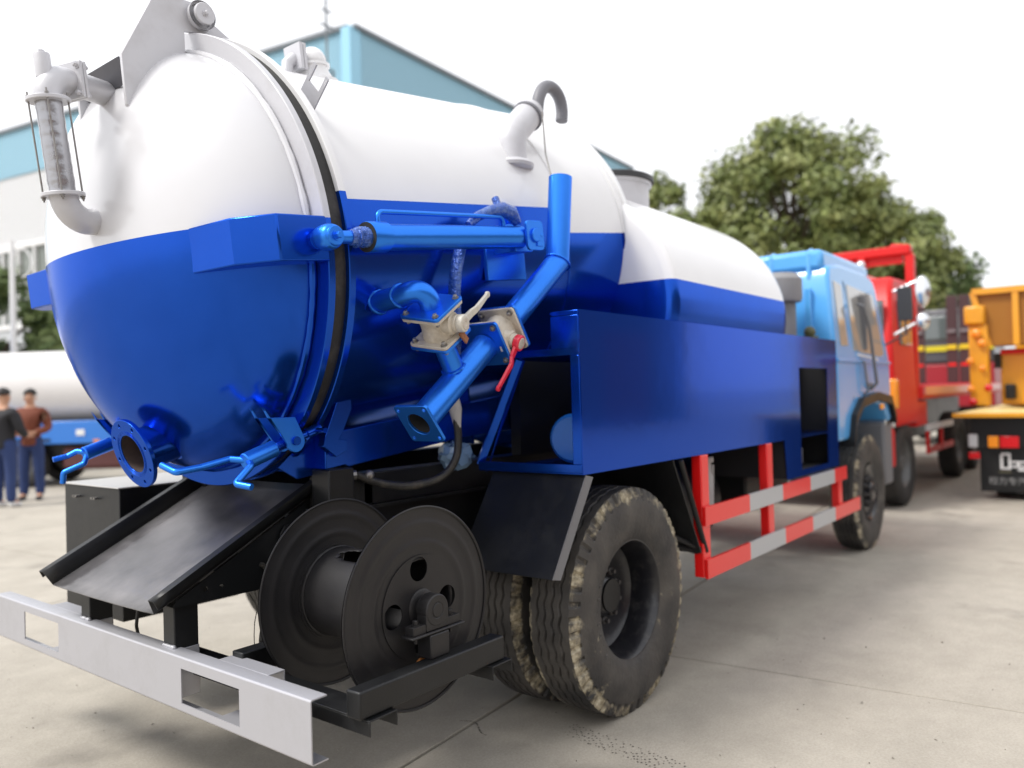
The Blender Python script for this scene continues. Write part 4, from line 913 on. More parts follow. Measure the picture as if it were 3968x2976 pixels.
def rim_mesh(dish):
    """dish > 0: the centre disc sits deep behind the outer face (rear duals); outer face towards -y"""
    b = MB(); F = .105
    b.lathe([(.279, -F), (.283, -F-.004), (.287, -F), (.284, -F+.012), (.262, -F+.016), (.256, -F+.03), (.252, F-.02), (.258, F-.01), (.285, F), (.278, F+.004), (.25, F-.012), (.244, F-.03), (.244, -F+.03), (.262, -F+.004)], (0, 0, 0), YV, 72, closed=True)
    d = dish
    b.lathe([(.246, d-.03), (.225, d-.012), (.19, d-.004), (.165, d), (.085, d), (.085, d+.01), (.165, d+.012), (.23, d+.0)], (0, 0, 0), YV, 64)
    return b.mesh('rim')
RIM_REAR = rim_mesh(.072); RIM_FRONT = rim_mesh(-.075); 
for m_ in (RIM_REAR, RIM_FRONT): m_.materials.append(RIM); finish(m_)
def hub_mesh(y0, L, r):
    b = MB(); b.lathe([(r+.05, y0+.012), (r+.05, y0), (r, y0-.006), (r, y0-L*.7), (r*.86, y0-L*.9), (r*.5, y0-L), (0, y0-L)], (0, 0, 0), YV, 40); return b.mesh('hub')
HUB_R = hub_mesh(.072, .06, .088); HUB_F = hub_mesh(-.075, .06, .085)
for m_ in (HUB_R, HUB_F): m_.materials.append(RIM); finish(m_)
def nut_mesh():
    b = MB(); b.lathe([(.020, 0), (.020, .026), (.016, .030), (.011, .030), (.011, .048), (0, .048)], (0, 0, 0), -YV, 6); return b.mesh('wheel_nut')
NUT = nut_mesh(); NUT.materials.append(NUTM); finish(NUT)
def wheel(name, x, y, parent, rimm, hubm, ny, flip=False, z=.4985, tym=None, rot=0., hub=True):
    o = bpy.data.objects.new(name, tym or TY_MESH); COL.objects.link(o); o.parent = parent; o.matrix_parent_inverse = Matrix.Translation(-base_loc(parent)); o.location = (x, y, z)
    o.rotation_euler = (0, rot, math.pi if flip else 0)
    for nm, me in (('rim', rimm),)+((('hub', hubm),) if hub else ()):
        q = bpy.data.objects.new(nm, me); COL.objects.link(q); q.parent = o
    if hub:
        for k in range(10):
            a = 2*math.pi*k/10; q = bpy.data.objects.new('wheel_nut', NUT); COL.objects.link(q); q.parent = o; q.location = (.118*math.cos(a), ny, .118*math.sin(a))
    return o
w1 = wheel('rear_wheel', 3.165, 1.945, truck, RIM_REAR, HUB_R, .072, rot=.3)
wheel('rear_wheel', 3.165, 2.245, truck, RIM_REAR, HUB_R, .072, flip=True, rot=1.1, hub=False)
wheel('rear_wheel', 3.165, 4.055, truck, RIM_REAR, HUB_R, .072, flip=True, rot=2.0)
wheel('rear_wheel', 3.165, 3.755, truck, RIM_REAR, HUB_R, .072, rot=.8, hub=False)
wheel('front_wheel', 7.50, 2.03, truck, RIM_FRONT, HUB_F, -.075, rot=.5)
wheel('front_wheel', 7.50, 3.97, truck, RIM_FRONT, HUB_F, -.075, flip=True, rot=.5)
# raised size lettering 9.00-20 on the outer sidewall
def ring_text(txt, r, a0, step, size, parent, y, m):
    vs = []; fs = []
    for k, ch in enumerate(txt):
        cu = bpy.data.curves.new('t', 'FONT'); cu.body = ch; cu.size = size; cu.extrude = .0022; cu.align_x = 'CENTER'
        ob = bpy.data.objects.new('t', cu); COL.objects.link(ob); dg = bpy.context.evaluated_depsgraph_get(); me = bpy.data.meshes.new_from_object(ob.evaluated_get(dg))
        a = a0-step*k
        rad = Vector((math.cos(a), 0, math.sin(a))); tan = Vector((math.sin(a), 0, -math.cos(a)))
        base = len(vs)
        for v in me.vertices: vs.append(rad*(r+v.co.y)+tan*v.co.x+Vector((0, -(.117+(r+v.co.y-.30)*.243)-.0006-v.co.z, 0)))
        fs += [tuple(base+i for i in p.vertices) for p in me.polygons]
        bpy.data.objects.remove(ob); bpy.data.meshes.remove(me); bpy.data.curves.remove(cu)
    me = bpy.data.meshes.new('size_lettering'); me.from_pydata([tuple(v) for v in vs], [], fs); me.update(); me.materials.append(m)
    o = bpy.data.objects.new('size_lettering', me); COL.objects.link(o); o.parent = parent; return o
lt = ring_text('9.00-20', .303, R_(215), R_(9.5), .036, w1, -.1185, mat('sidewall_rubber', (.10, .095, .09), .6)); lt.rotation_euler = (0, -.3, 0)
# mud flap / inner guard in front of the rear wheels
b = MB(); mt = Vector((2.752, 1.80, 1.097)); mb_ = Vector((2.498, 1.80, .72)); dv = (mb_-mt)
vs = [mt, mt+YV*.49, mb_+YV*.49, mb_]; nn = dv.cross(YV).normalized()*.005
b.add(vs+[v+nn for v in vs], [(0, 1, 2, 3), (7, 6, 5, 4), (0, 4, 5, 1), (1, 5, 6, 2), (2, 6, 7, 3), (3, 7, 4, 0)]); mg = part('mudguard', b, BLACK, bevel=.002)
b = MB(); e = Vector((.055, 0, -.012)); vs = [mt, mb_, mb_+e, mt+e]; b.add(vs+[v+YV*.005 for v in vs], [(0, 1, 2, 3), (7, 6, 5, 4), (0, 4, 5, 1), (1, 5, 6, 2), (2, 6, 7, 3), (3, 7, 4, 0)]); part('folded_edge', b, GREYP, mg, bevel=.001)
b = MB(); f0, f1 = Vector((3.52, 1.80, 1.095)), Vector((3.80, 1.80, .60)); 
vs = [f0, f1, f1+YV*.5, f0+YV*.5]; b.add(vs+[v+Vector((.006, 0, .003)) for v in vs], [(0, 1, 2, 3), (7, 6, 5, 4), (0, 4, 5, 1), (1, 5, 6, 2), (2, 6, 7, 3), (3, 7, 4, 0)]); b.tube([(3.60, 1.80, 1.09), (3.86, 1.80, .60)], .014, 8); b.tube([(3.62, 1.9, .72), (3.86, 1.80, .60)], .012, 8); part('front_mudguard', b, BLACK, mg)

# ---- blue side skirt box with open rear, tray floor, door frame
b = MB(); yo = 1.800; X0, X1, ZT, ZB = 2.735, 6.20, 1.777, 1.100
outer = [(X0, ZB), (5.055, ZB), (5.09, .845), (6.185, .845), (X1, ZT), (X0, ZT)]
hole = list(reversed([(5.365, .885), (5.945, .885), (5.972, 1.565), (5.365, 1.565)]))
b.plate(outer, (0, yo+.005, 0), XV, ZV, .005, [hole]); skirt = part('side_skirt', b, BLUE2)
b = MB(); b.box((X0, yo+.006, ZB), (6.18, 2.36, ZB+.006)); b.box((X0-.002, yo+.006, ZB+.007), (X0+.004, 2.36, ZB+.04)); part('tray_floor', b, BLUE, skirt, bevel=.001)
b = MB(); b.box((X0, yo+.006, ZT-.02), (X0+.03, yo+.14, ZT-.001)); b.box((X0, yo+.006, ZT-.16), (X0+.004, yo+.145, ZT-.021)); b.box((X0, yo+.006, ZT-.185), (X0+.03, 2.40, ZT-.155)); b.box((X0, yo+.006, ZB+.041), (X0+.03, yo+.05, ZT-.186)); part('rear_frame', b, BLUE, skirt, bevel=.002)
b = MB(); b.tube([(X0+.02, 2.13, ZT-.19), (X0+.02, 2.37, ZB+.03)], .022, 4); b.plate([(0, 0), (.03, .012), (.215, -.45), (.235, -.49)], (X0+.018, 2.10, 1.58), YV, ZV, .006); part('diagonal_brace', b, BLUE, skirt)
for p_, q_ in (((5.10, 2.30, .85), (6.18, 2.33, 1.76)), ((6.15, yo+.008, .85), (6.18, 2.30, 1.76)), ((5.10, yo+.008, .85), (5.13, 2.30, 1.09)), ((5.13, yo+.008, .855), (6.15, 2.30, .87))): b = MB(); b.box(p_, q_); part('locker_shade_lining', b, DARKIN, skirt)  # near-black panels added so the locker opening reads dark
b = MB(); b.box((5.55, 1.95, .882), (5.85, 2.15, 1.0)); b.lathe([(0, 0), (.05, 0), (.05, .22), (0, .22)], (5.62, 1.95, .884), ZV, 16); b.sphere((5.5, 1.95, .95), .06, 12, 8); part('pump_fittings', b, GREYP, skirt, bevel=.01)
b = MB(); b.box((2.74, yo+.006, ZT-.012), (6.19, 1.95, ZT-.004)); part('top_cover', b, BLUE2, skirt)
b = MB(); b.box((3.1, 2.40, 1.14), (6.0, 2.46, 1.6)); part('inner_panel', b, BLACK, skirt)

# ---- red and grey side guard
def stripe(z0, z1, xs):
    for i in range(len(xs)-1):
        b = MB(); b.box((xs[i], 1.776, z0), (xs[i+1], 1.792, z1)); part('guard_board', b, RED if i % 2 == 0 else GREYB, guard)
b = MB(); b.box((3.815, 1.795, .745), (6.28, 1.812, .765)); guard = part('side_guard', b, RED)
stripe(.737, .833, (3.815, 4.40, 4.93, 5.455, 5.99, 6.29)); stripe(.466, .563, (3.825, 4.39, 4.955, 5.48, 5.98, 6.62))
for x in (3.81, 4.725, 6.13):
    b = MB(); b.box((x+.01, 1.795, .47), (x+.10, 1.85, 1.098 if x < 6 else .80)); part('guard_post', b, RED, guard, bevel=.006)
b = MB(); b.tube([(3.83, 1.83, .60), (3.55, 2.1, .72)], .014, 8); part('guard_stay', b, BLACK, guard)

# ---- front water tank: elliptical, level, with manhole
FX0, FX1, FA, FB, FZ = 3.80, 5.47, 1.10, .80, 1.915
b = MB(); NE = 96; rings = []
def fring(x, k): return [(x, YC+FA*k*math.cos(2*math.pi*i/NE), FZ+FB*k*math.sin(2*math.pi*i/NE)) for i in range(NE)]
lst = [(FX0-.02, .55), (FX0-.012, .8), (FX0, .95), (FX0+.012, .985), (FX0+.035, 1.0), (FX0+.06, 1.0), (FX1-.06, 1.0), (FX1-.03, 1.0), (FX1, .985), (FX1+.012, .95), (FX1+.06, .7), (FX1+.08, .4)]
vs = []
for x, k in lst: vs += fring(x, k)
fs = [(i*NE+j, i*NE+(j+1) % NE, (i+1)*NE+(j+1) % NE, (i+1)*NE+j) for i in range(len(lst)-1) for j in range(NE)]
fs = [tuple(reversed(f)) for f in fs]
fs += [tuple(range(NE)), tuple(reversed(range((len(lst)-1)*NE, len(lst)*NE)))]
fs = [tuple(reversed(f)) for f in fs]
b.add(vs, fs)
me = b.mesh('tmp'); bm = bmesh.new(); bm.from_mesh(me)
bmesh.ops.bisect_plane(bm, geom=bm.verts[:]+bm.edges[:]+bm.faces[:], plane_co=(0, 0, 2.022), plane_no=(0, 0, 1), dist=1e-6)
bmesh.ops.recalc_face_normals(bm, faces=bm.faces[:])
for f in bm.faces: f.material_index = 1 if f.calc_center_median().z < 2.022 else 0
m2 = bpy.data.meshes.new('water_tank'); bm.to_mesh(m2); bm.free(); bpy.data.meshes.remove(me)
wt = part('water_tank', m2, [WHITE, BLUE], smooth=45)
b = MB(); b.lathe([(.27, -.12), (.27, .075), (.29, .08), (.29, .095), (.27, .10)], (4.62, 2.78, 2.715), ZV, 48); man = part('manhole_neck', b, LGREY, wt)
b = MB(); b.lathe([(.30, .096), (.305, .10), (.305, .128), (.295, .134), (.15, .15), (0, .152)], (4.62, 2.78, 2.715), ZV, 48); part('manhole_lid', b, mat('dark_lid', (.03, .03, .033), .5), man)
# ---- cab (light blue, cab-over) with air intake
cab0, cab1, yr0, yr1 = 6.45, 8.10, 1.87, 4.13
b = MB()
# side profile swept across the width, slightly narrower at the roof
sec = [(cab0, 1.00), (cab0, 1.60), (cab0+.02, 2.0), (cab0+.05, 2.30), (cab0+.10, 2.40), (cab0+.4, 2.44), (cab1-.5, 2.44), (cab1-.24, 2.40), (cab1-.18, 2.32), (cab1-.01, 1.70), (cab1+.02, 1.60), (cab1+.02, 1.12), (8.04, 1.09), (7.88, 1.24), (7.50, 1.31), (7.12, 1.24), (6.95, 1.04), (6.90, 1.00)]
def inset(z): return 0 if z < 1.66 else (z-1.66)*.085
n = len(sec)
vs = [(x, yr0+inset(z), z) for x, z in sec]+[(x, yr1-inset(z), z) for x, z in sec]
fs = [tuple(range(n)), tuple(range(2*n-1, n-1, -1))]+[(i, n+i, n+(i+1) % n, (i+1) % n) for i in range(n)]
b.add(vs, fs)
cabm = part('cab', b, SKYB, bevel=.03, smooth=40)
b = MB(); b.box((cab0+.06, 1.97, 2.36), (7.86, 4.03, 2.535)); part('roof_panel', b, SKYB, cabm, bevel=.045)
for k in range(7):
    yk = 2.08+.305*k; b = MB(); b.tube([(cab0+.065, yk, 2.30), (cab0+.075, yk, 2.50), (cab0+.13, yk, 2.532), (7.7, yk, 2.532)], .022, 8); part('roof_rib', b, SKYB, cabm)
for k in range(6):
    yk = 2.05+.33*k; b = MB(); b.box((cab0-.012, yk, 1.25), (cab0+.03, yk+.05, 2.22)); part('back_rib', b, SKYB, cabm, bevel=.006)
def sidepatch(name, pts, m, out, th=.012):
    b = MB(); vs = [(x, yr0+inset(z)-out, z) for x, z in pts]+[(x, yr0+inset(z)-out+th, z) for x, z in pts]; n = len(pts)
    b.add(vs, [tuple(range(n)), tuple(range(2*n-1, n-1, -1))]+[(i, n+i, n+(i+1) % n, (i+1) % n) for i in range(n)]); return part(name, b, m, cabm, bevel=.004, smooth=0)
sidepatch('quarter_window', [(6.60, 1.76), (6.80, 1.76), (6.80, 2.26), (6.60, 2.28)], CABGLASS, .004)
sidepatch('door_window', [(6.95, 1.73), (7.78, 1.69), (7.90, 1.72), (7.76, 2.25), (6.95, 2.28)], CABGLASS, .005)
b = MB(); b.box((7.25, yr0-.02, 1.74), (7.275, yr0+.04, 2.20)); part('window_bar', b, GREYP, cabm)
sidepatch('door_seam', [(6.88, 1.30), (6.895, 1.30), (6.895, 2.30), (6.88, 2.30)], mat('dark_seam_rubber', (.02, .05, .1), .8), .003)  # thin dark strip marking the door joint
sidepatch('belt_moulding', [(6.46, 1.625), (8.08, 1.625), (8.08, 1.65), (6.46, 1.65)], SKYB, .014)
sidepatch('white_stripe', [(7.05, 1.685), (7.70, 1.655), (7.70, 1.672), (7.05, 1.702)], WHITEP, .0045)
b = MB(); b.tube(arc([(7.06, yr0-.0, 2.12), (7.06, yr0-.05, 2.10), (7.20, yr0-.06, 1.92), (7.40, yr0-.055, 1.45), (7.40, yr0-.0, 1.40)], .03, 5), .014, 10); part('grab_rail', b, GREYP, cabm)
b = MB(); b.tube(arc([(7.12, yr0+.01, 1.66), (7.12, yr0-.03, 1.63), (7.18, yr0-.035, 1.38), (7.18, yr0+.01, 1.35)], .02, 5), .010, 8); b.box((7.28, yr0-.02, 1.42), (7.40, yr0+.01, 1.455)); part('door_handle', b, GREYP, cabm)
b = MB(); ap = [(6.72, 1.02), (6.80, 1.20), (7.02, 1.33), (7.50, 1.375), (7.98, 1.33), (8.12, 1.15)]
for i in range(len(ap)-1):
    (x0, z0), (x1, z1) = ap[i], ap[i+1]; b.add([(x0, yr0-.045, z0), (x1, yr0-.045, z1), (x1, 2.35, z1), (x0, 2.35, z0), (x0, yr0-.045, z0-.075), (x1, yr0-.045, z1-.075), (x1, 2.35, z1-.04), (x0, 2.35, z0-.04)], [(0, 1, 2, 3), (7, 6, 5, 4), (0, 4, 5, 1), (1, 5, 6, 2), (2, 6, 7, 3), (3, 7, 4, 0)])
part('wheel_arch', b, BLACK, cabm)
b = MB(); b.box((7.50, yr0-.062, 1.22), (7.60, yr0-.043, 1.27)); part('side_marker', b, AMBER, cabm, bevel=.006)
b = MB(); b.box((7.96, 1.90, .50), (8.25, 4.10, 1.09)); part('front_bumper', b, GREYP, cabm, bevel=.03)
b = MB(); b.box((8.02, 1.9, 1.05), (8.17, 2.15, 1.2)); part('headlamp', b, CHROME, cabm, bevel=.01)
for yy, s in ((1.73, 1), (4.27, -1)):
    b = MB(); b.tube([(8.0, yy+.2*s, 1.78), (8.14, yy, 1.90), (8.14, yy, 2.36)], .010, 8); b.box((8.12, yy-.062, 2.03), (8.18, yy+.062, 2.34)); part('mirror', b, mat('black_mirror_shell', (.03, .03, .034), .45) if s > 0 else MATS['black_mirror_shell'], cabm, bevel=.02)
# air intake stack between tank and cab
b = MB(); b.lathe([(.135, 0), (.135, .62), (.125, .64)], (6.12, 2.20, 1.48), ZV, 28); b.tube([(6.12, 2.20, 1.48), (6.12, 2.35, 1.2)], .09, 16); intake = part('air_intake', b, GREYP)
b = MB(); b.lathe([(.10, -.02), (.175, -.01), (.185, .02), (.185, .16), (.15, .205), (0, .225)], (6.12, 2.20, 2.10), ZV, 28); part('intake_cap', b, mat('light_grey_plastic', (.25, .25, .26), .6), intake)
b = MB(); b.sphere((6.30, 2.02, 1.86), .045, 12, 8); b.tube([(6.3, 2.02, 1.86), (6.34, 2.1, 1.7), (6.4, 2.1, 1.6)], .018, 8); b.box((6.25, 1.98, 1.80), (6.38, 2.06, 1.83)); part('hose_coupling', b, mat('olive_fitting', (.10, .10, .04), .5), intake)

# loose things lying in the open tray
bk = thing('plastic_barrel', (3.25, 2.08, 1.107), 'bright blue plastic barrel lying in the open rear of the side box', 'barrel')
b = MB(); b.lathe([(0, -.22), (.10, -.22), (.115, -.20), (.118, -.06), (.113, -.05), (.118, -.04), (.118, .04), (.113, .05), (.118, .06), (.115, .20), (.10, .22), (0, .22)], (3.27, 2.13, 1.226), (.96, .28, 0), 36); put('barrel_body', b, mat('sky_blue_plastic', (.02, .22, .75), .4, 0, .2), bk)
b = MB(); b.tube([Vector((3.27, 2.13, 1.226))+Vector((.96, .28, 0)).normalized()*.0+Vector((-.28*math.cos(a)*.119, .96*math.cos(a)*.119, .119*math.sin(a))) for a in [2*math.pi*i/40 for i in range(40)]], .006, 6, closed=True); put('barrel_hoop', b, RUB, bk)
bag = thing('plastic_sack', (2.83, 2.40, 1.107), 'crumpled pale blue and clear plastic sack stuffed beside the tray brace', 'sack')
b = MB(); rs = random.Random(4); b.sphere((2.74, 2.50, 1.165), .078, 16, 10, (1.35, .8, .72))
b.v = [tuple(Vector(v)+Vector((rs.gauss(0, .011), rs.gauss(0, .009), rs.gauss(0, .010)))) for v in b.v]; put('sack_body', b, mat('pale_plastic_film', (.20, .32, .48), .25, 0, .4, bump=.8, bscale=22), bag, smooth=25)
# ================================================================== other vehicles
def simple_tyre(R0, W2, n=40):
    b = MB(); b.lathe([(R0*.56, -W2*.8), (R0*.66, -W2*.98), (R0*.8, -W2), (R0*.93, -W2*.93), (R0*.985, -W2*.75), (R0, -W2*.6), (R0*.985, -W2*.3), (R0, -W2*.25), (R0, W2*.25), (R0*.985, W2*.3), (R0, W2*.6), (R0*.985, W2*.75), (R0*.93, W2*.93), (R0*.8, W2), (R0*.66, W2*.98), (R0*.56, W2*.8)], (0, 0, 0), YV, n)
    return b.mesh('tyre')
def simple_rim(R0, W2):
    b = MB(); b.lathe([(R0*.57, -W2*.82), (R0*.54, -W2*.7), (R0*.5, -W2*.2), (R0*.3, -W2*.1), (R0*.2, -W2*.35), (R0*.17, -W2*.6), (0, -W2*.62)], (0, 0, 0), YV, 28)
    for k in range(8): a = math.pi*k/4; b.cyl((R0*.33*math.cos(a), -W2*.3, R0*.33*math.sin(a)), (R0*.33*math.cos(a), -W2*.08, R0*.33*math.sin(a)), .02, 6)
    return b.mesh('rim')
TYRE2 = mat('dusty_tyre_rubber', (.022, .021, .021), .75, dirt=(.08, .075, .065), dscale=5, damt=.6)
ST, SR = simple_tyre(.5, .13), simple_rim(.5, .13)
ST.materials.append(TYRE2); finish(ST); SR.materials.append(mat('grey_steel_rim', (.12, .12, .12), .5, .4)); finish(SR)
def bwheel(parent, loc, rz=0., s=1.):
    o = bpy.data.objects.new('wheel', ST); COL.objects.link(o); o.parent = parent; o.location = loc; o.rotation_euler = (0, 0, rz); o.scale = (s, s, s)
    r = bpy.data.objects.new('rim', SR); COL.objects.link(r); r.parent = o
def pl(name, b, m, t, **k): return put(name, b, m, t, local=True, **k)

# ---- red flatbed machinery carrier, nose towards the blue cab
RTX = Vector((12.5, 3.4, 0)); rt = thing('flatbed_truck', RTX, 'red flatbed machinery carrier with tall red gantry and chrome mirrors beyond the light blue cab', 'truck')
def rb(p, q): b = MB(); b.box(Vector(p)-RTX, Vector(q)-RTX); return b
sec = [(9.72, .95), (9.70, 1.5), (9.74, 2.02), (9.92, 2.55), (10.08, 2.70), (10.9, 2.72), (10.95, 2.6), (10.95, .95)]
b = MB(); n = len(sec); vs = [Vector((x, 2.2+(0 if z < 2 else (z-2)*.08), z))-RTX for x, z in sec]+[Vector((x, 4.6-(0 if z < 2 else (z-2)*.08), z))-RTX for x, z in sec]
b.add(vs, [tuple(range(n)), tuple(range(2*n-1, n-1, -1))]+[(i, n+i, n+(i+1) % n, (i+1) % n) for i in range(n)]); rcab = pl('cab', b, TRED, rt, bevel=.05)
b = MB(); b.sphere(Vector((10.35, 3.3, 2.55))-RTX, 1.0, 24, 12, (.58, .95, .34)); pl('roof_fairing', b, mat('pale_red_fairing', (.6, .08, .07), .3, 0, .6, .1), rcab)
pl('door_window', rb((10.12, 2.195, 1.90), (10.66, 2.26, 2.42)), GLASS, rcab, bevel=.02)
pl('windscreen', rb((9.735, 2.3, 2.0), (9.80, 4.5, 2.40)), GLASS, rcab)
pl('corner_lamp', rb((9.67, 2.17, 1.16), (9.80, 2.30, 1.50)), AMBER, rcab, bevel=.02)
pl('headlamp', rb((9.66, 2.2, .95), (9.75, 2.5, 1.12)), CHROME, rcab, bevel=.02)
pl('front_bumper', rb((9.5, 2.22, .5), (9.78, 4.58, .95)), TRED, rcab, bevel=.04)
for (yc, zc, w, h, m, nm) in ((1.92, 2.47, .085, .18, CHROME, 'main_mirror'), (1.93, 2.135, .075, .10, CHROME, 'kerb_mirror')):
    b = MB(); b.sphere(Vector((9.9, yc, zc))-RTX, 1, 18, 12, (.06, w, h)) if m is CHROME else b.box(Vector((9.86, yc-w, zc-h))-RTX, Vector((9.94, yc+w, zc+h))-RTX)
    pl(nm, b, m, rcab, bevel=.02)
for pts in (((9.85, 2.22, 2.0), (9.9, 2.0, 2.12), (9.9, 1.93, 2.14)), ((9.9, 2.22, 2.5), (9.9, 1.95, 2.6))): b = MB(); b.tube([Vector(p)-RTX for p in pts], .018, 8); pl('mirror_arm', b, CHROME, rcab)
b = MB(); b.sphere(Vector((10.05, 2.6, 2.86))-RTX, .05, 10, 8, (1, 1, 1.2)); pl('beacon', b, CHROME, rcab)
# gantry behind the cab
b = MB(); b.box(Vector((11.02, 2.26, 3.08))-RTX, Vector((11.18, 4.55, 3.20))-RTX); b.tube([Vector((11.1, 2.5, 3.19))-RTX, Vector((11.1, 2.32, 3.17))-RTX, Vector((11.1, 2.27, 3.0))-RTX], .06, 8); gan = pl('gantry_beam', b, TRED, rt, bevel=.02)
for yy in (2.28, 4.5): pl('gantry_post', rb((11.04, yy-.05, 1.25), (11.16, yy+.05, 3.08)), TRED, gan, bevel=.01)
pl('gantry_panel', rb((11.08, 2.36, 2.98), (11.12, 4.46, 3.08)), TRED, gan)
for yy in (2.8, 3.4, 4.0): pl('gantry_rib', rb((11.02, yy, 2.97), (11.18, yy+.08, 3.10)), TRED, gan)
pl('deck', rb((11.15, 2.2, 1.24), (18.0, 4.6, 1.42)), TRED, rt, bevel=.02)
pl('deck_rail', rb((11.2, 2.17, 1.30), (18.0, 2.198, 1.40)), mat('pink_worn_rail', (.6, .2, .19), .35, 0, .5), rt)
pl('toolbox', rb((11.0, 2.24, .9), (11.6, 4.55, 1.22)), TRED, rt, bevel=.02)
for x0 in (11.6, 12.5):
    pl('side_guard_frame', rb((x0, 2.23, .52), (x0+.82, 2.27, .60)), TRED, rt); pl('side_guard_frame', rb((x0, 2.23, .82), (x0+.82, 2.27, .90)), WHITEP, rt); pl('side_guard_post', rb((x0, 2.23, .605), (x0+.06, 2.27, .815)), TRED, rt)
pl('chassis', rb((9.9, 2.9, .6), (18.0, 3.9, 1.2)), BLACK, rt)
for x, y in ((10.35, 2.36), (10.35, 4.42), (13.9, 2.36), (13.9, 4.42), (15.3, 2.36), (15.3, 4.42)): bwheel(rt, Vector((x, y, .5))-RTX, 0 if y < 3 else math.pi)
for yy in (2.60, 2.82, 3.4, 4.0):
    b = MB(); b.obox(Vector((17.6, yy+.09, 2.3))-RTX, (.05, 0, .0), (0, .095, 0), (.06, 0, .85)); rp = pl('loading_ramp', b, DRED, rt, bevel=.01)
    b = MB(); b.obox(Vector((17.52, yy+.09, 2.14))-RTX, (.012, 0, 0), (0, .08, 0), (0, 0, .045)); pl('yellow_marker', b, YELM, rp)
    for zz in (1.66, 1.8, 2.45): b = MB(); b.obox(Vector((17.52, yy+.09, zz))-RTX, (.012, 0, 0), (0, .07, 0), (0, 0, .03)); pl('ramp_rung', b, TRED if zz < 2 else GREYP, rp)

# ---- dark grey lorry further back
DTX = Vector((22.0, 3.6, 0)); dt = thing('box_lorry', DTX, 'dark grey lorry with red lower body and yellow stripe behind the yellow wrecker', 'lorry')
def dbx(p, q): b = MB(); b.box(Vector(p)-DTX, Vector(q)-DTX); return b
pl('cab', dbx((20.6, 2.6, 1.9), (22.4, 4.8, 3.15)), mat('dark_grey_paint', (.06, .06, .07), .4, 0, .3), dt, bevel=.06)
pl('rear_window', dbx((20.56, 2.8, 2.45), (20.62, 4.6, 3.0)), GLASS, dt, bevel=.02)
pl('lower_body', dbx((20.58, 2.6, .9), (24.5, 4.8, 1.88)), mat('crimson_paint', (.3, .01, .02), .4), dt, bevel=.03)
pl('yellow_stripe', dbx((20.55, 2.58, 2.18), (20.60, 4.8, 2.30)), YELM, dt)
pl('chassis', dbx((20.7, 2.9, .5), (24.5, 4.5, .9)), BLACK, dt)
for x in (21.2, 23.6):
    for y in (2.75, 4.65): bwheel(dt, Vector((x, y, .5))-DTX, 0 if y < 3 else math.pi)

# ---- yellow wrecker at the right edge, seen from behind
YTX = Vector((13.5, .55, 0)); yt_ = thing('wrecker_truck', YTX, 'yellow wrecker truck with folding cage and black mud flap at the right picture edge', 'truck')
def yb_(p, q): b = MB(); b.box(Vector(p)-YTX, Vector(q)-YTX); return b
b = MB(); vs = [(11.1, 1.86, 1.06), (12.0, 1.66, 1.10), (17.0, 1.62, 1.10), (17.0, -.6, 1.10), (11.1, -.75, 1.06)]; n = 5
b.add([Vector(v)-YTX for v in vs]+[Vector(v)-YTX+Vector((0, 0, -.05)) for v in vs], [(4, 3, 2, 1, 0), (5, 6, 7, 8, 9)]+[(i, (i+1) % n, n+(i+1) % n, n+i) for i in range(n)]); pl('deck', b, YELP, yt_)
pl('deck_edge', yb_((11.06, -.75, 1.015), (11.095, 1.86, 1.062)), YEL, yt_)
for yy in (1.64, -.45): pl('mast_post', yb_((12.15, yy-.04, 1.12), (12.35, yy+.18, 2.2)), YEL, yt_, bevel=.02)
pl('mast_head', yb_((12.1, 1.62, 2.2), (12.6, 1.86, 2.45)), YEL, yt_, bevel=.03)
b = MB(); pr = [(1.73, 2.62), (-.45, 2.62), (-.30, 1.92), (1.60, 1.92)]
vs = [Vector((12.25, y, z))-YTX for y, z in pr]+[Vector((12.9, y, z))-YTX for y, z in pr]
b.add(vs, [(0, 1, 2, 3), (7, 6, 5, 4), (0, 4, 5, 1), (1, 5, 6, 2), (2, 6, 7, 3), (3, 7, 4, 0)]); cg = pl('folding_cage', b, mat('deep_orange_mesh', (.30, .12, .006), .5, bump=.3, bscale=14), yt_)
b = MB(); pr2 = [(1.76, 2.66), (1.70, 2.66), (1.57, 1.9), (1.62, 1.9)]
for q in (0, 1, 2): 
    yq = [1.74, 1.28, .5][q]; b = MB(); b.obox(Vector((12.22, yq-(.06 if q == 0 else 0), 2.27))-YTX, (.03, 0, 0), (0, .035, 0), (0, (-.085*-1 if q == 0 else 0), .36)); pl('cage_rib', b, YEL, cg)
pl('cage_rim', yb_((12.18, -.48, 2.60), (12.95, 1.77, 2.68)), YEL, cg)
pl('winch_housing', yb_((12.6, -.3, 1.12), (13.4, 1.52, 1.88)), YEL, yt_, bevel=.03)
pl('winch_bar', yb_((12.5, -.3, 1.80), (12.58, 1.5, 1.86)), TRED, yt_)
pl('winch_motor', yb_((12.45, 1.34, 1.20), (12.62, 1.46, 1.40)), BLACK, yt_, bevel=.02)
pl('control_box', yb_((12.5, 1.50, 1.62), (12.62, 1.58, 1.82)), BLACK, yt_, bevel=.01)
for (y, z, r) in ((1.72, 2.08, .06), (1.66, 1.95, .05), (1.80, 1.72, .045), (1.80, 1.35, .045), (1.66, 1.62, .04), (1.78, 1.18, .05), (1.60, 1.36, .05)):
    b = MB(); b.sphere(Vector((12.1, y, z))-YTX, r, 12, 8, (.6, 1, 1)); pl('marker_lamp', b, REDL if r == .05 and z < 1.4 else AMBER, yt_)
pl('rear_beam', yb_((11.25, -.7, .66), (11.6, 1.70, 1.0)), BLACK, yt_)
pl('work_lamp', yb_((11.2, 1.62, .64), (11.26, 1.72, .80)), GREYB, yt_, bevel=.01)
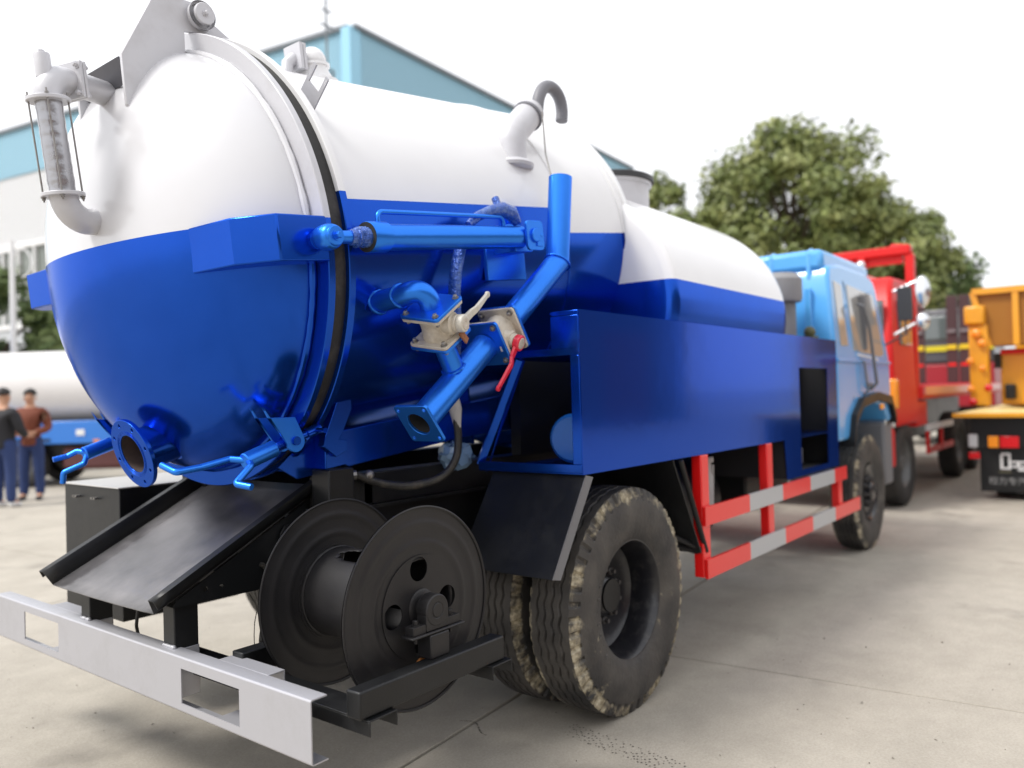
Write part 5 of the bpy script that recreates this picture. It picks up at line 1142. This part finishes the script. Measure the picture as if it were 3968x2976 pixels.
pl('tail_lamp_amber', yb_((11.2, 1.40, .64), (11.252, 1.51, .78)), AMBER, yt_, bevel=.008)
pl('tail_lamp_red', yb_((11.2, 1.19, .64), (11.252, 1.385, .78)), REDL, yt_, bevel=.008)
pl('reflector', yb_((11.2, 1.60, .50), (11.25, 1.72, .58)), REDL, yt_, bevel=.008)
fx = 11.3
flap = pl('mud_flap', yb_((fx, -.7, .10), (fx+.012, 1.615, .655)), BLACK, yt_)
def strip(y0, z0, y1, z1, m=WHITEP): return yb_((fx-.004, min(y0, y1), min(z0, z1)), (fx-.001, max(y0, y1), max(z0, z1)))
for r_ in ((1.40, .375, 1.372, .555), (1.385, .545, 1.29, .572), (1.315, .375, 1.29, .545), (1.37, .375, 1.315, .398), (1.285, .455, 1.0, .475), (1.285, .40, 1.0, .42), (1.225, .42, 1.20, .455), (1.0, .36, 1.22, .385)):
    pl('emblem_bar', strip(*r_), WHITEP, flap)
pl('emblem_bar', strip(1.42, .335, 1.29, .35), mat('olive_print', (.13, .12, .07), .7), flap)
try:
    cu = bpy.data.curves.new('flap_lettering', 'FONT'); cu.body = '\u7a0b\u529b\u4e13\u6c7d'; cu.size = .10; cu.extrude = .0008
    ob = bpy.data.objects.new('flap_lettering', cu); COL.objects.link(ob); dg = bpy.context.evaluated_depsgraph_get(); me = bpy.data.meshes.new_from_object(ob.evaluated_get(dg)); bpy.data.objects.remove(ob); bpy.data.curves.remove(cu)
    me.transform(Matrix(((0, 0, 1, fx-.003-YTX.x), (-1, 0, 0, 1.53-YTX.y), (0, 1, 0, .195), (0, 0, 0, 1))))
    if not len(me.materials): me.materials.append(mat('grey_print', (.28, .28, .28), .7))
    o = bpy.data.objects.new('flap_lettering', me); COL.objects.link(o); o.parent = flap
except Exception as e_: print('no lettering', e_)
for x, y in ((11.95, 1.42), (11.95, 1.12), (15.8, 1.40), (11.95, -.3), (15.8, -.3)): bwheel(yt_, Vector((x, y, .5))-YTX)
pl('chassis', yb_((11.5, .1, .62), (17.0, 1.0, 1.0)), BLACK, yt_)
pl('cab', yb_((15.2, -.6, .9), (17.0, 1.62, 2.5)), YEL, yt_, bevel=.05)

# ---- white and blue tank lorry at the left, behind the people
tl = thing('tank_lorry', df*14.6+dl*-8.0, 'white tank lorry with a blue side skirt standing behind the two people', 'lorry')
tl.rotation_euler = (0, 0, math.atan2(dl.y, dl.x))     # local x to the right in the picture, local y away from the camera
def tb_(p, q): b = MB(); b.box(p, q); return b
b = MB(); b.lathe([(0, -6.0), (.5, -5.95), (.68, -5.85), (.70, -5.7), (.70, 3.6), (.68, 3.75), (.5, 3.85), (0, 3.9)], (0, .75, 1.83), (1, 0, 0), 40); pl('tank', b, TWHITE, tl)
pl('side_skirt', tb_((-6, .02, .78), (3.4, .10, 1.20)), TBLUE, tl, bevel=.02)
b = MB(); b.add([(-2.4, .0, .80), (-1.15, .0, .80), (-1.15, .0, 1.28), (-1.7, .0, 1.42), (-2.4, .0, 1.30), (-2.4, .12, .80), (-1.15, .12, .80), (-1.15, .12, 1.28), (-1.7, .12, 1.42), (-2.4, .12, 1.30)], [(0, 1, 2, 3, 4), (9, 8, 7, 6, 5), (0, 5, 6, 1), (1, 6, 7, 2), (2, 7, 8, 3), (3, 8, 9, 4), (4, 9, 5, 0)]); pl('hose_locker', b, TBLUE, tl)
pl('white_sticker', tb_((-.02+.05, .01, .93), (.18, .018, 1.04)), WHITEP, tl)
pl('chassis', tb_((-6, .3, .5), (4.5, 1.2, .80)), BLACK, tl)
pl('subframe', tb_((-6, .15, .80), (4.5, 1.35, 1.15)), BLACK, tl)
for x in (-4.6, -1.02, 3.6):
    for y in (.16, 1.5): bwheel(tl, (x, y, .42), 0 if y < 1 else math.pi, .88)
pl('maroon_fuel_tank', tb_((-.3, .1, .30), (.85, .5, .72)), mat('maroon_paint', (.10, .03, .03), .5), tl, bevel=.08)
pl('side_marker', tb_((.35, .0, .80), (.45, .02, .85)), AMBER, tl)
pl('tail_lamp', tb_((.92, .05, .62), (1.02, .1, .70)), REDL, tl)
pl('mudguard', tb_((-1.6, .0, .84), (-.45, .4, .88)), BLACK, tl)

# ================================================================== people
def skin_obj(name, V_, E_, m, parent, root=0, sub=2):
    me = bpy.data.meshes.new(name); me.from_pydata([v[0] for v in V_], E_, []); me.update(); me.materials.append(m)
    o = bpy.data.objects.new(name, me); COL.objects.link(o); o.parent = parent
    o.modifiers.new('skin', 'SKIN').use_smooth_shade = True
    for i, v in enumerate(V_):
        s = me.skin_vertices[0].data[i]; r = v[1]; s.radius = r if isinstance(r, tuple) else (r, r); s.use_root = i == root
    sb = o.modifiers.new('sub', 'SUBSURF'); sb.levels = sub; sb.render_levels = sub
    return o
def person(loc, rz, label, jm, tm, shm, arms):
    t = thing('person', loc, label, 'person', 'two people talking beside the white tank lorry'); t.rotation_euler = (0, 0, rz)
    V_ = [((0, 0, .96), (.10, .07)), ((0, 0, 1.12), (.11, .08)), ((0, 0, 1.30), (.14, .09)), ((-.005, 0, 1.43), (.09, .07)), ((.005, 0, 1.495), .052), ((.02, 0, 1.56), (.068, .078)), ((.02, 0, 1.63), (.076, .092)), ((.01, 0, 1.70), (.05, .062)), ((.115, 0, 1.59), .013)]
    E_ = [(0, 1), (1, 2), (2, 3), (3, 4), (4, 5), (5, 6), (6, 7), (6, 8)]
    for sg in (-1, 1):
        b0 = len(V_); V_ += [((0, sg*.095, .86), .062), ((.015, sg*.105, .50), .048), ((-.01, sg*.11, .10), .042), ((.12, sg*.135, .05), .036)]; E_ += [(0, b0), (b0, b0+1), (b0+1, b0+2), (b0+2, b0+3)]
        a = arms[0 if sg > 0 else 1]; b1 = len(V_)
        V_ += [((0, sg*.175, 1.385), .038), (a[0], .030), (a[1], .026), (a[2], (.036, .018))]; E_ += [(3, b1), (b1, b1+1), (b1+1, b1+2), (b1+2, b1+3)]
        hd = (Vector(a[2])-Vector(a[1])).normalized(); sd = hd.cross(Vector((0, 0, 1))).normalized()
        for k, (off, ln) in enumerate(((-.027, .055), (-.009, .066), (.009, .062), (.027, .048))):
            q = len(V_); p0 = Vector(a[2])+sd*off+hd*.03; p1 = p0+hd*ln*.6; p2 = p1+(hd*.7+Vector((0, 0, -.7)))*ln*.5; V_ += [(tuple(p0), .010), (tuple(p1), .009), (tuple(p2), .008)]; E_ += [(b1+3, q), (q, q+1), (q+1, q+2)]
        q = len(V_); p0 = Vector(a[2])-hd*.01+sd*.036*sg; V_ += [(tuple(p0), .011), (tuple(p0+(hd+sd*.6*sg).normalized()*.045), .009)]; E_ += [(b1+3, q), (q, q+1)]
    skin_obj('body', V_, E_, SKIN, t)
    J = [((0, 0, .84), (.195, .15)), ((0, 0, .92), (.19, .145)), ((0, 0, 1.05), (.18, .135)), ((0, 0, 1.28), (.205, .14)), ((-.005, 0, 1.42), (.13, .10)), ((0, 0, 1.465), (.075, .072))]; EJ = [(0, 1), (1, 2), (2, 3), (3, 4), (4, 5)]
    for sg in (-1, 1):
        a = arms[0 if sg > 0 else 1]; b1 = len(J); w = Vector(a[0]).lerp(Vector(a[1]), .92)
        J += [((0, sg*.185, 1.385), .088), (a[0], .070), (tuple(w), .054)]; EJ += [(4, b1), (b1, b1+1), (b1+1, b1+2)]
    skin_obj('jacket', J, EJ, jm, t)
    P = [((0, 0, 1.04), (.165, .12)), ((0, 0, .96), (.172, .125))]; EP = [(0, 1)]
    for sg in (-1, 1):
        b1 = len(P); P += [((0, sg*.095, .86), .105), ((.015, sg*.108, .50), .082), ((-.005, sg*.115, .30), .074), ((.0, sg*.118, .06), .070)]; EP += [(1, b1), (b1, b1+1), (b1+1, b1+2), (b1+2, b1+3)]
    skin_obj('trousers', P, EP, tm, t)
    for sg in (-1, 1): skin_obj('shoe', [((-.04, sg*.112, .05), (.048, .045)), ((.05, sg*.12, .045), (.048, .042)), ((.16, sg*.135, .035), (.045, .032))], [(0, 1), (1, 2)], shm, t)
    b = MB(); b.sphere((.008, 0, 1.655), .098, 24, 14, (1.06, .86, 1.0)); b.f = [f for f in b.f if sum(b.v[i][2] for i in f)/len(f) > 1.652+.38*max(0, sum(b.v[i][0] for i in f)/len(f)-.0)]; b.m = [0]*len(b.f); o = put('hair', b, HAIR, t, local=True); so = o.modifiers.new('thick', 'SOLIDIFY'); so.thickness = .012; so.offset = 1
    for sg in (-1, 1):
        b = MB(); b.sphere((.100, sg*.032, 1.625), .011, 10, 8); put('eye', b, HAIR, t, local=True)
        b = MB(); b.sphere((.01, sg*.085, 1.605), .03, 10, 8, (.7, .35, 1)); put('ear', b, SKIN, t, local=True)
    b = MB(); b.sphere((.098, 0, 1.555), .02, 10, 6, (.4, 1, .3)); put('mouth', b, mat('lip', (.35, .12, .1), .5) if 'lip' not in MATS else MATS['lip'], t, local=True)
    return t
to_cam = math.atan2(-13.8, -5.2)
person((5.22, 13.82, 0), to_cam-.35, 'man in a brown jacket and dark jeans holding his hands together at his waist', JBROWN, DENIM, SHOEB,
       (((.02, .27, 1.12), (.20, .10, 1.06), (.26, .03, 1.07)), ((.0, -.28, 1.13), (.20, -.08, 1.03), (.27, -.0, 1.03))))
person((4.62, 13.22, 0), math.atan2(.62, .60)-.35, 'person in a black jacket, jeans and white shoes cut by the left picture edge', JBLACK, DENIM, SHOEW,
       (((.03, .26, 1.13), (.24, .16, 1.04), (.31, .13, 1.04)), ((.05, -.25, 1.13), (.27, -.14, 1.03), (.35, -.12, 1.03))))
